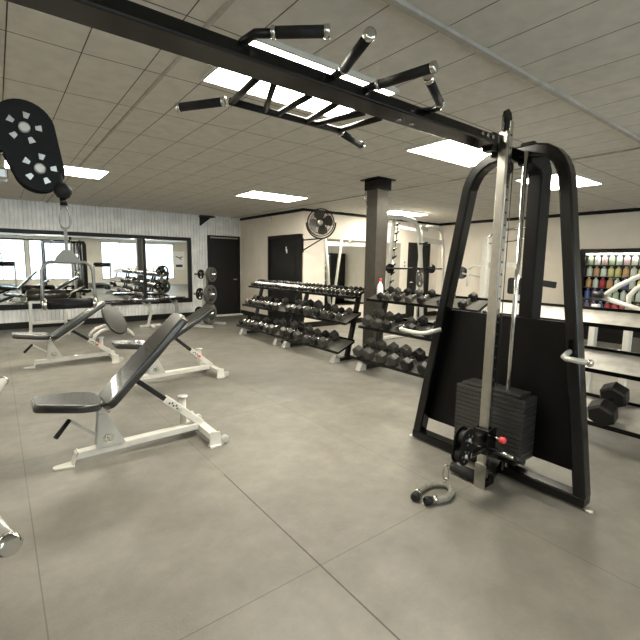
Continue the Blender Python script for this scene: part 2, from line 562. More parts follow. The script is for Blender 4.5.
# ceiling lights
lamp_lab = ['ceiling light straight above the pull-up grips of the overhead beam', 'ceiling light by the beam end, left of the cable tower top',
            'ceiling light seen through the arch of the cable tower', 'ceiling light at far left beside the hanging pulley',
            'ceiling light above the long dumbbell rack and fan', 'ceiling light behind the dark column above the smith machine']
l0 = None
for i, (lx, ly) in enumerate(LIGHTS):
    lab = lamp_lab[i] if i < 6 else 'ceiling light behind the camera, seen only in the mirrors'
    if l0 is None:
        l0 = thing('ceiling_light', 'recessed rectangular fluorescent ' + lab, 'light', (lx, ly, HC), 0, 'recessed ceiling lights')
        fr = MB()
        for a, b in (((-0.55, -0.335), (0.55, -0.315)), ((-0.55, 0.315), (0.55, 0.335)), ((-0.55, -0.315), (-0.53, 0.315)), ((0.53, -0.315), (0.55, 0.315))):
            fr.span((*a, -0.030), (*b, 0.006))
        fr.build('light_frame', M_white, l0)
        MB().span((-0.53, -0.315, -0.026), (0.53, 0.315, -0.018)).build('diffuser', M_lamp, l0)
    else:
        dup(l0, (lx, ly, HC), label='recessed rectangular fluorescent ' + lab)

# fan
def make_fan():
    c = Vector((5.27, 6.87, 2.22))
    t = thing('wall_fan', 'black round industrial fan on a bracket at the wall corner', 'fan', c)
    d = Vector((-0.75, -0.72, -0.12)).normalized()
    A = axis_m((0, 0, 0), d)
    R = 0.27
    cg = MB()
    cg.M = A
    for rr, z in ((R, 0.0), (R, 0.05), (R * 0.8, 0.085), (R * 0.55, 0.10), (R * 0.3, 0.105), (R * 0.8, -0.05), (R * 0.5, -0.07)):
        cg.tube([(rr * math.cos(2 * PI * i / 32), rr * math.sin(2 * PI * i / 32), z) for i in range(32)], 0.004 if rr < R else 0.009, 6, True)
    for i in range(48):
        a = 2 * PI * i / 48
        cg.tube([(q * math.cos(a), q * math.sin(a), z) for q, z in ((0.05, 0.105), (R * 0.55, 0.10), (R * 0.8, 0.085), (R, 0.05), (R, 0), (R * 0.8, -0.05), (0.06, -0.075))], 0.0026, 5)
    cg.build('guard', M_trim, t)
    h = MB()
    h.M = A
    h.lathe([(0.06, 0.10), (0.06, 0.112), (0.03, 0.115)])
    h.build('badge', M_brush, t)
    h = MB()
    h.M = A
    h.lathe([(0.05, -0.16), (0.075, -0.14), (0.075, -0.06), (0.04, 0.0), (0.04, 0.05)])
    h.build('motor', M_trim, t)
    for i in range(4):
        b = MB()
        b.M = A @ Matrix.Rotation(2 * PI * i / 4 + 0.3, 4, 'Z') @ Matrix.Rotation(0.35, 4, 'X')
        b.prism([(0.03, -0.04), (0.15, -0.13), (0.21, -0.12), (0.245, -0.03), (0.235, 0.07), (0.16, 0.10), (0.03, 0.04)], 0.0, 0.004)
        b.build('blade', M_col, t)
    y = MB()
    y.M = A
    pts = [((R + 0.03) * math.cos(a), (R + 0.03) * math.sin(a) * 1.05, 0) for a in [PI * (1.0 + i / 14) for i in range(15)]]
    # the yoke hangs below the guard
    yk = [A.to_3x3() @ Vector(p_) for p_ in pts]
    if sum(v.z for v in yk) > 0:
        yk = [A.to_3x3() @ Vector((p_[0], -p_[1], 0)) for p_ in pts]
    MB().rect(yk, 0.03, 0.008, upv=d).build('yoke', M_trim, t)
    low = min(yk, key=lambda v: v.z)
    corner = Vector((X2 - 0.02, YW3 + 0.02, 0)) - c
    b = MB()
    b.rect([low, low + Vector((0, 0, -0.03))], 0.04, 0.04, upv=(1, 0, 0))
    b.tube([low, (corner.x, corner.y, low.z - 0.02)], 0.014, 8)
    b.tube([(low.x, low.y, low.z - 0.02), (corner.x, corner.y, low.z - 0.24)], 0.014, 8)
    b.build('bracket_arm', M_trim, t)
    MB().rect([(corner.x, corner.y, low.z + 0.02), (corner.x, corner.y, low.z - 0.28)], 0.05, 0.02, upv=(1, 0, 0)).build('wall_plate', M_trim, t)
make_fan()

# ================================================================ CABLE CROSSOVER MACHINE
YM = 1.36
def make_crossover():
    t = thing('cable_crossover_machine', 'black cable crossover machine with overhead pull-up beam and chrome pulley column', 'gym machine', (1.11, YM, 0))
    def tower(S, x_up, trol_z):
        # S=+1 right tower (as in the photo), S=-1 its mirror image; local x measured outwards from the upright
        def X(x):
            return x_up + S * (x - 2.375)
        def P(x, y, z):
            return Vector((X(x) - 1.11, y + 0.025 - YM, z))
        # arched A frame
        yl = [(2.065, 0.06), (1.745, 1.86), (1.735, 1.92), (1.715, 1.97), (1.685, 2.02), (1.64, 2.06), (1.585, 2.088), (1.52, 2.10), (1.38, 2.10), (1.28, 2.10), (1.225, 2.088), (1.18, 2.06), (1.145, 2.02), (1.12, 1.97), (1.105, 1.92), (1.095, 1.86), (0.86, 0.06)]
        MB().rect([P(2.64, y, z) for y, z in yl], 0.070, 0.095, upv=(1, 0, 0)).build('arch_frame', M_gloss, t, 0.012)
        MB().rect([P(2.64, 2.10, 0.045), P(2.64, 0.83, 0.045)], 0.10, 0.06).build('base_bar', M_gloss, t, 0.008)
        for y in (2.125, 0.81):
            MB().lathe([(0.022, 0), (0.022, 0.010), (0.010, 0.014)], axis_m(P(2.62, y, 0), (0, 0, 1)), 14).build('foot_cap', M_silver, t)
        # shroud sheet behind the stack
        sh = MB()
        poly = [(2.05, 0.17), (1.90, 1.07), (0.99, 1.07), (0.88, 0.17)]
        vs = [P(2.70, y, z) for y, z in poly] + [P(2.712, y, z) for y, z in poly]
        sh.add(vs, [(0, 1, 2, 3), (7, 6, 5, 4), (0, 4, 5, 1), (1, 5, 6, 2), (2, 6, 7, 3), (3, 7, 4, 0)])
        sh.build('shroud', M_shroud, t)
        # rear post
        MB().rect([P(2.84, 1.345, 0.05), P(2.84, 1.355, 2.0), P(2.80, 1.36, 2.07), P(2.64, 1.36, 2.10)], 0.14, 0.09, upv=(0, 1, 0)).build('rear_post', M_shroud, t, 0.01)
        # weight stack
        n_ = 14
        for i in range(n_):
            z = 0.186 + i * 0.029
            MB().span(P(2.49, 1.165, z), P(2.655, 1.645, z + 0.0255)).build('weight_plate', M_stack, t, 0.003)
        MB().span(P(2.505, 1.20, 0.593), P(2.64, 1.61, 0.612)).build('top_plate', M_stack, t, 0.004)
        for y in (1.32, 1.457):
            MB().tube([P(2.575, y, 0.06), P(2.575, y, 2.09)], 0.015, 12).build('guide_rod', M_chrome, t)
        MB().span(P(2.50, 1.20, 0.150), P(2.66, 1.61, 0.183)).build('stack_base', M_gloss, t, 0.004)
        # chrome upright
        MB().rect([P(2.375, 1.345, 0.0), P(2.375, 1.345, 2.17)], 0.056, 0.056, upv=(1, 0, 0)).build('upright', M_brush, t, 0.006)
        hs = MB().span(P(2.358, 1.3125, 0.12), P(2.392, 1.3165, 2.22))
        hs.build('hole_strip', M_chrome, t)
        hm = MB()
        for i in range(28):
            hm.lathe([(0.0062, 0), (0.0062, 0.0015)], axis_m(P(2.375, 1.3120, 0.2 + i * 0.072), (0, -1, 0)), 10)
        hm.build('adjustment_holes', M_ink, t)
        # pieces tying upright to arch
        MB().rect([P(2.375, 1.40, 2.08), P(2.62, 1.42, 2.08)], 0.07, 0.08).build('top_bracket', M_gloss, t, 0.008)
        MB().rect([P(2.42, 1.335, 0.05), P(2.62, 1.40, 0.05)], 0.08, 0.06).build('base_bracket', M_gloss, t, 0.006)
        a = [P(2.352, 1.345, 2.165), P(2.352, 1.345, 2.24), P(2.36, 1.345, 2.262), P(2.375, 1.345, 2.27), P(2.39, 1.345, 2.262), P(2.398, 1.345, 2.24), P(2.398, 1.345, 2.165)]
        MB().rect(a, 0.04, 0.014, upv=(0, 1, 0)).build('top_loop', M_gloss, t)
        MB().lathe([(0.05, -0.012), (0.05, -0.006), (0.040, 0), (0.05, 0.006), (0.05, 0.012)], axis_m(P(2.52, 1.42, 2.0), (1, 0, 0)), 22).build('top_pulley', M_shroud, t)
        # polished foot plate on the column base
        MB().span(P(2.334, 1.30, 0.0), P(2.345, 1.375, 0.16)).build('foot_plate', M_brush, t, 0.003)
        MB().rect([P(2.347, 1.345, 0.03), P(2.46, 1.345, 0.03)], 0.08, 0.055).build('column_shoe', M_gloss, t, 0.006)
        MB().tube([P(2.37, 1.56, 0.045), P(2.37, 1.38, 0.045)], 0.036, 14).build('base_roller', M_grip, t)
        # trolley
        z0 = trol_z
        MB().span(P(2.33, 1.292, z0 - 0.08), P(2.42, 1.306, z0 + 0.08)).build('trolley_side', M_gloss, t, 0.003)
        MB().span(P(2.33, 1.380, z0 - 0.08), P(2.42, 1.394, z0 + 0.08)).build('trolley_side', M_gloss, t, 0.003)
        MB().span(P(2.318, 1.292, z0 - 0.08), P(2.33, 1.394, z0 + 0.08)).build('trolley_face', M_gloss, t, 0.003)
        lv = MB().tube([P(2.38, 1.29, z0 + 0.03), P(2.38, 1.245, z0 + 0.03)], 0.010, 10)
        lv.build('pin', M_chrome, t)
        k = MB().lathe([(0.012, 0), (0.020, 0.006), (0.021, 0.03), (0.014, 0.04)], axis_m(P(2.38, 1.25, z0 + 0.03), (0, -1, 0)), 14).build('pin_knob', M_red, t)
        k['label'] = 'red pull-pin knob'
        MB().tube([P(2.39, 1.30, z0 - 0.05), P(2.385, 1.12, z0 - 0.06)], 0.013, 12).build('lever', M_chrome, t)
        MB().tube([P(2.386, 1.15, z0 - 0.058), P(2.385, 1.09, z0 - 0.062)], 0.017, 12).build('lever_grip', M_grip, t)
        # pulley housing: two capsule cheeks with two slotted wheels between
        ux, uz, lx_, lz = 2.140, z0 + 0.065, 2.113, z0 - 0.030
        YC = YM - 0.025
        cap = []
        dx_, dz_ = lx_ - ux, lz - uz
        base = math.atan2(-dz_, -dx_)
        for i in range(17):
            a = base - PI / 2 + PI * i / 16
            cap.append((ux + 0.068 * math.cos(a), uz + 0.068 * math.sin(a)))
        for i in range(17):
            a = base + PI / 2 + PI * i / 16
            cap.append((lx_ + 0.056 * math.cos(a), lz + 0.056 * math.sin(a)))
        for yy in (YC - 0.030, YC + 0.022):
            q = MB()
            vs = [P(a, yy, b) for a, b in cap] + [P(a, yy + 0.008, b) for a, b in cap]
            nn = len(cap)
            q.add(vs, [tuple(range(nn)), tuple(range(2 * nn - 1, nn - 1, -1))] + [(i, (i + 1) % nn, nn + (i + 1) % nn, nn + i) for i in range(nn)])
            q.build('pulley_cheek', M_shroud, t, 0.002)
        for (wx, wz) in ((ux, uz), (lx_, lz)):
            MB().lathe([(0.048, -0.016), (0.048, -0.010), (0.040, 0), (0.048, 0.010), (0.048, 0.016)], axis_m(P(wx, YC, wz), (0, 1, 0)), 24).build('pulley_wheel', M_grip, t)
            MB().lathe([(0.013, 0), (0.013, 0.006), (0.009, 0.009)], axis_m(P(wx, YC - 0.030, wz), (0, -1, 0)), 16).build('axle_bolt', M_silver, t)
            for j in range(5):
                a = 2 * PI * j / 5 + 0.5
                sl = MB()
                r0, r1 = 0.024, 0.038
                pl_ = [(wx + r * math.cos(a + da), wz + r * math.sin(a + da)) for r, da in ((r0, -0.18), (r1, -0.20), (r1, 0.20), (r0, 0.18))]
                vs = [P(q_[0], YC - 0.0302, q_[1]) for q_ in pl_] + [P(q_[0], YC - 0.0325, q_[1]) for q_ in pl_]
                sl.add(vs, [(0, 1, 2, 3), (7, 6, 5, 4), (0, 4, 5, 1), (1, 5, 6, 2), (2, 6, 7, 3), (3, 7, 4, 0)])
                sl.build('wheel_spoke_opening', M_brush, t)
        MB().rect([P(2.18, YC, z0 + 0.03), P(2.32, YC, z0 + 0.03)], 0.05, 0.06).build('swivel_arm', M_gloss, t, 0.006)
        MB().rect([P(2.18, YC, z0 - 0.05), P(2.32, YC, z0 - 0.05)], 0.05, 0.03).build('swivel_arm', M_chrome, t, 0.006)
        # cable from trolley up inside the column side
        MB().tube([P(2.42, 1.38, z0 + 0.05), P(2.42, 1.38, 2.03)], 0.003, 6).build('cable', M_cable, t)
        MB().tube([P(2.575, 1.40, 0.61), P(2.575, 1.40, 2.0)], 0.003, 6).build('cable', M_cable, t)
        # bent side handles
        if S > 0:
            hp = [[(2.58, 1.87, 0.93), (2.50, 1.92, 0.905), (2.49, 1.98, 0.893), (2.50, 2.07, 0.888), (2.52, 2.19, 0.89)],
                  [(2.58, 0.98, 0.92), (2.50, 0.975, 0.90), (2.485, 0.955, 0.895), (2.485, 0.845, 0.893)]]
        else:
            hp = [[(2.58, 1.87, 0.93), (2.30, 1.88, 0.91), (2.26, 1.92, 0.90), (2.232, 2.085, 0.90)],
                  [(2.58, 0.98, 0.92), (2.30, 0.98, 0.905), (2.262, 0.95, 0.90), (2.238, 0.855, 0.90)]]
        for q_ in hp:
            h_ = MB().tube([P(*v_) for v_ in q_], 0.016, 12).build('side_handle', M_silver, t)
            e_ = P(*q_[-1])
            MB().lathe([(0.018, 0), (0.021, 0.008), (0.021, 0.014), (0.015, 0.024)], axis_m(e_, e_ - P(*q_[-2])), 14).build('handle_end', M_chrome, h_)
        MB().rect([P(2.585, 0.985, 0.985), P(2.585, 0.985, 0.86)], 0.05, 0.01, upv=(0, 1, 0)).build('handle_mount', M_gloss, t)
    tower(1, 2.385, 0.315)
    tower(-1, -0.155, 1.66)
    o = lambda x, y, z: (x - 1.11, y - YM, z)
    MB().span(o(-0.115, 1.360, 2.08), o(2.30, 1.492, 2.130)).build('overhead_beam', M_gloss, t, 0.008)
    MB().span(o(2.30, 1.40, 2.06), o(2.37, 1.468, 2.16)).build('beam_end_plate', M_gloss, t, 0.004)
    for x in (2.13, 2.18, 2.23, 0.12, 0.05):
        MB().lathe([(0.010, 0), (0.010, 0.006)], axis_m(o(x, 1.360, 2.108), (0, -1, 0)), 10).build('beam_bolt', M_chrome, t)
    for x in (1.56, 1.65):
        MB().lathe([(0.012, 0), (0.012, 0.006)], axis_m(o(x, 1.44, 2.08), (0, 0, -1)), 10).build('beam_bolt', M_chrome, t)
    # pull-up truss, away side
    zt = 2.09
    MB().tube([o(0.854, 1.774, zt), o(1.478, 1.774, zt)], 0.016, 12).build('truss_rail', M_black, t)
    for a, b in (((0.865, 1.774), (0.832, 1.500)), ((1.029, 1.774), (0.909, 1.500)), ((1.095, 1.774), (1.084, 1.500)), ((1.259, 1.774), (1.226, 1.500)), ((1.314, 1.774), (1.391, 1.500)), ((1.467, 1.774), (1.500, 1.500))):
        MB().tube([o(*a, zt), o(*b, zt)], 0.0135, 10).build('truss_rung', M_black, t)
    def grip(a, b, c_end=True):
        a, b = Vector(o(*a)), Vector(o(*b))
        d = (b - a).normalized()
        g_ = MB().tube([a + d * 0.010, b - d * 0.014], 0.0185, 16).build('pull_up_grip', M_grip, t)
        MB().lathe([(0.0165, 0), (0.021, 0.003), (0.021, 0.013), (0.018, 0.016)], axis_m(a - d * 0.003, d), 16).build('grip_collar', M_chrome, g_)
        MB().lathe([(0.0195, 0), (0.022, 0.004), (0.021, 0.018), (0.011, 0.020)], axis_m(b - d * 0.014, d), 16).build('grip_collar', M_chrome, g_)
    grip((0.838, 1.790, zt), (0.706, 1.993, zt))
    grip((1.495, 1.790, zt), (1.905, 2.015, zt)) if False else grip((1.489, 1.790, zt), (1.752, 1.905, zt))
    # upper grips, near side
    def stem(pts):
        MB().tube([o(*p_) for p_ in pts], 0.015, 12).build('grip_stem', M_black, t)
    zu = 2.13
    stem([(0.708, 1.438, zu), (0.708, 1.360, zu), (0.724, 1.311, zu + 0.01), (0.763, 1.277, zu + 0.01)])
    grip((0.763, 1.272, zu + 0.01), (0.901, 1.150, zu + 0.01))
    stem([(1.117, 1.438, zu), (1.100, 1.316, zu)])
    grip((1.098, 1.305, zu), (1.001, 1.062, zu))
    stem([(1.283, 1.438, zu), (1.288, 1.349, zu), (1.296, 1.322, zu)])
    grip((1.296, 1.322, zu), (1.344, 1.073, zu))
    stem([(1.626, 1.438, zu), (1.692, 1.366, zu), (1.692, 1.316, zu), (1.659, 1.288, zu)])
    grip((1.648, 1.277, zu), (1.405, 1.150, zu))
    return t
make_crossover()

# carabiner helper
def carabiner(mb, c, h, wd, r, yv):
    pts = []
    for i in range(20):
        a = 2 * PI * i / 20
        k_ = 0.55 + 0.45 * (0.5 - 0.5 * math.sin(a))
        pts.append(Vector(c) + Vector(yv) * (wd / 2 * k_ * math.cos(a)) + Vector((0, 0, 1)) * (h / 2 * math.sin(a)))
    mb.tube(pts, r, 8, True)

# attachment hanging at the left: ball stop, carabiner, strap, D handle with rubber grip
t = thing('pulldown_attachment', 'chrome D handle with black rubber grip hanging from the left pulley', 'cable attachment', (0.155, YM - 0.03, 1.28))
MB().lathe([(0.004, -0.021), (0.014, -0.017), (0.021, -0.006), (0.022, 0.004), (0.016, 0.016), (0.006, 0.021)], axis_m((0, 0, 0.300), (0, 0, 1)), 20).build('ball_stop', M_grip, t)
MB().tube([(0, 0, 0.31), (-0.004, 0, 0.345)], 0.004, 8).build('cable_end', M_cable, t)
MB().tube([(0, 0, 0.283), (0, 0, 0.262)], 0.009, 10).build('swivel', M_gloss, t)
q = MB()
carabiner(q, (0.001, 0, 0.232), 0.062, 0.030, 0.0026, (1, 0, 0))
q.build('carabiner', M_dull, t)
MB().rect([(0, 0, 0.205), (0, 0, 0.135)], 0.008, 0.004, upv=(0, 1, 0)).build('strap', M_yoke, t)
MB().prism([(-0.032, 0.112), (0.032, 0.112), (0.024, 0.128), (0.009, 0.146), (-0.009, 0.146), (-0.024, 0.128)], -0.004, 0.004, Matrix.Rotation(PI / 2, 4, 'X')).build('yoke_plate', M_yoke, t, 0.001)
q = MB().tube([(-0.064, 0, 0.0), (-0.062, 0, 0.03), (-0.060, 0, 0.09), (-0.055, 0, 0.105), (-0.042, 0, 0.113), (0.042, 0, 0.113), (0.055, 0, 0.105), (0.060, 0, 0.09), (0.062, 0, 0.03), (0.064, 0, 0.0)], 0.0042, 10)
q.build('bow', M_dull, t)
MB().tube([(-0.052, 0, 0), (0.052, 0, 0)], 0.0145, 18).build('rubber_grip', M_grip, t)
for s in (-1, 1):
    MB().lathe([(0.011, 0), (0.015, 0.004), (0.015, 0.010), (0.008, 0.014)], axis_m((s * 0.052, 0, 0), (s, 0, 0)), 16).build('grip_cap', M_chrome, t)

# triceps rope lying on the floor at the right tower
t = thing('triceps_rope', 'thick grey triceps rope with black end stops lying on the floor by the chrome column', 'cable attachment', (2.05, 1.46, 0))
ro = [(-0.15, 0.045), (-0.09, 0.075), (-0.01, 0.09), (0.06, 0.08), (0.11, 0.04), (0.115, -0.01), (0.07, -0.055), (0.0, -0.075), (-0.06, -0.06), (-0.125, -0.03)]
MB().tube([(a, b, 0.024 if 0 < i < 9 else 0.026) for i, (a, b) in enumerate(ro)], 0.019, 12).build('rope', M_rope, t)
for a, b, d in ((-0.15, 0.045, (-1, -0.45, 0)), (-0.125, -0.03, (-1, 0.4, 0))):
    MB().lathe([(0.02, -0.025), (0.025, -0.012), (0.027, 0.0), (0.027, 0.014), (0.020, 0.024)], axis_m((a, b, 0.0275), d), 16).build('end_stop', M_grip, t)
    MB().lathe([(0.022, -0.01), (0.024, 0.004), (0.022, 0.012)], axis_m(Vector((a, b, 0.028)) - Vector(d).normalized() * 0.045, d), 14).build('ferrule', M_chrome, t)
q = MB()
carabiner(q, (0.120, 0.030, 0.105), 0.10, 0.045, 0.0042, (0.8, -0.6, 0))
q.build('carabiner', M_chrome, t)
MB().tube([(0.105, 0.02, 0.045), (0.13, 0.045, 0.05), (0.14, 0.025, 0.062), (0.11, 0.012, 0.062)], 0.006, 8).build('ring', M_chrome, t)
MB().tube([(0.120, 0.030, 0.152), (0.10, -0.05, 0.19), (0.075, -0.12, 0.255)], 0.0035, 8).build('cable_end', M_cable, t)
MB().lathe([(0.006, -0.014), (0.017, -0.006), (0.017, 0.006), (0.006, 0.014)], axis_m((0.088, -0.085, 0.222), (0, 0, 1)), 14).build('ball_stop', M_silver, t)

# ================================================================ BENCHES
def rounded(poly, r, n=4):
    out = []
    N_ = len(poly)
    for i in range(N_):
        p, a, b = Vector(poly[i]), Vector(poly[i - 1]), Vector(poly[(i + 1) % N_])
        u, v = (a - p), (b - p)
        rr = min(r, u.length * 0.45, v.length * 0.45)
        s_, e_ = p + u.normalized() * rr, p + v.normalized() * rr
        for k_ in range(n + 1):
            q = k_ / n
            out.append(tuple((1 - q) ** 2 * s_ + 2 * q * (1 - q) * p + q * q * e_))
    return out

def make_bench(label, loc, ang, rz=0, seat_z=0.40, blen=0.82, mirror=False):
    t = thing('adjustable_bench', label, 'weight bench', loc, rz, 'adjustable weight benches')
    L = 0.47
    # floor beam, slightly rising to the back
    MB().rect([(-0.44, 0, 0.07), (0.46, 0, 0.09)], 0.07, 0.05).build('main_beam', M_white, t, 0.006)
    ft = MB().rect([(-0.42, 0, 0.10), (-0.455, 0, 0.015)], 0.07, 0.012, upv=(1, 0, 0))
    ft.prism(rounded([(-0.57, -0.025), (-0.445, -0.05), (-0.445, 0.05), (-0.57, 0.025)], 0.02), 0.0, 0.014)
    ft.build('front_foot', M_white, t, 0.002)
    MB().rect([(0.46, -0.27, 0.075), (0.46, 0.27, 0.075)], 0.065, 0.055).build('cross_tube', M_white, t, 0.006)
    for s in (-1, 1):
        f = MB().prism([(0.415, 0.0), (0.53, 0.0), (0.50, 0.11), (0.425, 0.12)], -0.006, 0.006, Matrix.Translation((0, s * 0.275, 0)) @ Matrix.Rotation(PI / 2, 4, 'X'))
        f.span((0.415, s * 0.275 - 0.03, 0.0), (0.50, s * 0.275 + 0.03, 0.012))
        f.build('rear_foot', M_white, t, 0.002)
        wh = MB().lathe([(0.020, -0.014), (0.032, -0.012), (0.032, 0.012), (0.020, 0.014)], axis_m((0.54, s * 0.275, 0.04), (0, 1, 0)), 18).build('wheel', M_silver, t)
    # post with oval cap on the far side
    MB().tube([(0.37, 0.16, 0.07), (0.37, 0.16, 0.285)], 0.026, 14).rect([(0.30, 0.06, 0.05), (0.46, 0.22, 0.06)], 0.06, 0.02).build('rear_post', M_white, t)
    MB().lathe([(0.026, 0), (0.042, 0.006), (0.042, 0.016), (0.020, 0.022)], axis_m((0.37, 0.16, 0.285), (0, 0, 1)), 16).build('post_cap', M_silver, t)
    # hinge bracket: two cheeks with a round hole
    for s in (-1, 1):
        out = [(-0.31, 0.10), (-0.12, 0.10), (-0.235, seat_z - 0.05), (-0.285, seat_z - 0.05)]
        hole = circ(-0.232, 0.155, 0.036, 20)
        bm_ = MB()
        Mx = Matrix.Translation((0, s * 0.04, 0)) @ Matrix.Rotation(PI / 2, 4, 'X')
        # ring strip between outline samples and hole
        def ray_out(a):
            d = Vector((math.cos(a), math.sin(a)))
            o_ = Vector((-0.232, 0.155))
            best = 9
            for i in range(4):
                p, q = Vector(out[i]), Vector(out[(i + 1) % 4])
                e = q - p
                den = d.x * e.y - d.y * e.x
                if abs(den) < 1e-9:
                    continue
                tt = ((p.x - o_.x) * e.y - (p.y - o_.y) * e.x) / den
                uu = ((p.x - o_.x) * d.y - (p.y - o_.y) * d.x) / den
                if tt > 0 and -1e-6 <= uu <= 1 + 1e-6:
                    best = min(best, tt)
            return tuple(o_ + d * best)
        angs = sorted([2 * PI * i / 20 for i in range(20)] + [math.atan2(p[1] - 0.155, p[0] + 0.232) % (2 * PI) for p in out])
        R1 = [ray_out(a) for a in angs]
        R0 = [(-0.232 + 0.036 * math.cos(a), 0.155 + 0.036 * math.sin(a)) for a in angs]
        n_ = len(angs)
        vs = [(x_, y_, z_) for z_ in (-0.003, 0.003) for R_ in (R0, R1) for x_, y_ in R_]
        fs = []
        for i in range(n_):
            j = (i + 1) % n_
            fs += [(i, j, n_ + j, n_ + i), (2 * n_ + j, 2 * n_ + i, 3 * n_ + i, 3 * n_ + j), (n_ + i, n_ + j, 3 * n_ + j, 3 * n_ + i), (j, i, 2 * n_ + i, 2 * n_ + j)]
        bm_.add(vs, fs, False, Mx)
        bm_.build('hinge_bracket', M_silver, t)
    MB().tube([(-0.232, -0.05, 0.150), (-0.232, 0.05, 0.150)], 0.012, 10).build('axle', M_chrome, t)
    MB().tube([(-0.265, -0.075, seat_z + 0.03), (-0.225, -0.075, seat_z - 0.03)], 0.010, 10).build('hinge_pin', M_chrome, t)
    MB().rect([(-0.26, 0, seat_z - 0.05), (-0.25, 0, seat_z - 0.005)], 0.05, 0.05, upv=(1, 0, 0)).build('seat_post', M_white, t)
    # seat, narrower at the front
    so = rounded([(-0.665, -0.11), (-0.40, -0.185), (-0.29, -0.16), (-0.265, -0.07), (-0.265, 0.07), (-0.29, 0.16), (-0.40, 0.185), (-0.665, 0.11)], 0.035)
    Ms = Matrix.Translation((0, 0, seat_z + 0.01)) @ Matrix.Translation((-0.27, 0, 0)) @ Matrix.Rotation(math.radians(7), 4, 'Y') @ Matrix.Translation((0.27, 0, 0))
    MB().pad(so, 0.055, 0.014, Ms).build('seat', M_vinyl, t)
    MB().rect([(-0.62, 0, seat_z + 0.045), (-0.27, 0, seat_z)], 0.08, 0.012).build('seat_frame', M_black, t)
    # backrest
    ca, sa = math.cos(ang), math.sin(ang)
    bx, bz = -0.235, seat_z - 0.02
    Mb = Matrix.Translation((bx, 0, bz)) @ Matrix.Rotation(-ang, 4, 'Y')
    bo = rounded([(0.0, -0.085), (0.05, -0.155), (blen * 0.6, -0.155), (blen * 0.98, -0.12), (blen, -0.06), (blen, 0.06), (blen * 0.98, 0.12), (blen * 0.6, 0.155), (0.05, 0.155), (0.0, 0.085)], 0.035)
    bk = MB().pad(bo, 0.06, 0.014, Mb).build('backrest', M_vinyl, t)
    MB().box((blen * 0.6, 0, 0.0605), (0.004, 0.30, 0.002), Mb).build('seam', M_ink, bk)
    q = MB()
    q.M = Mb
    q.box((blen * 0.30, 0, -0.02), (blen * 0.50, 0.05, 0.035))
    q.build('back_support', M_white, t, 0.004)
    # telescoping strut
    top = Mb @ Vector((blen * 0.32, 0, -0.045))
    bot = Vector((0.46, 0, 0.10))
    d = (bot - top)
    MB().rect([top, top + d * 0.45], 0.036, 0.036, upv=(0, 1, 0)).build('strut_inner', M_grip, t, 0.004)
    so_ = MB().rect([top + d * 0.40, bot], 0.058, 0.058, upv=(0, 1, 0)).build('strut_outer', M_white, t, 0.006)
    u_ = d.normalized()
    nn = Vector((-u_.z, 0, u_.x))
    if nn.z < 0:
        nn = -nn
    lm = MB()
    for i in range(5):
        p0 = top + d * (0.47 + 0.03 * i) + nn * (0.006 if i % 2 else -0.006)
        lm.box((0, 0, 0), (0.012, 0.002, 0.014), Matrix.Translation(p0 + Vector((0, -0.0305, 0))) @ Matrix.Rotation(-math.atan2(u_.z, u_.x), 4, 'Y'))
    lm.build('strut_marking', M_ink, so_)
    kp = top + d * 0.43 + Vector((0, 0, 0)) + nn * 0.03
    k = MB().lathe([(0.010, 0), (0.010, 0.012), (0.015, 0.014), (0.015, 0.026)], axis_m(top + d * 0.62 + Vector((0, -0.026, 0)), (0, -1, 0)), 12)
    k.build('adjust_pin', M_red if 'red' in label else M_silver, t)
    # seat adjuster handle
    MB().rect([(-0.31, -0.03, 0.20), (-0.47, -0.03, seat_z - 0.045)], 0.02, 0.012, upv=(0, 1, 0)).build('handle_arm', M_silver, t)
    MB().tube([(-0.46, -0.03, seat_z - 0.05), (-0.55, -0.10, seat_z - 0.13)], 0.015, 12).build('handle_grip', M_grip, t)
    return t
make_bench('nearest adjustable bench, backrest raised steepest, cream frame on the grey mats', (0.78, 3.18, 0), math.radians(46), seat_z=0.385, blen=0.84)
make_bench('adjustable bench at the far left with red strut pin and low seat', (0.76, 6.47, 0), math.radians(34.5), seat_z=0.36, blen=0.80)
make_bench('adjustable bench with red strut pin standing behind the nearest bench', (1.62, 4.95, 0), math.radians(31), seat_z=0.40, blen=0.86)

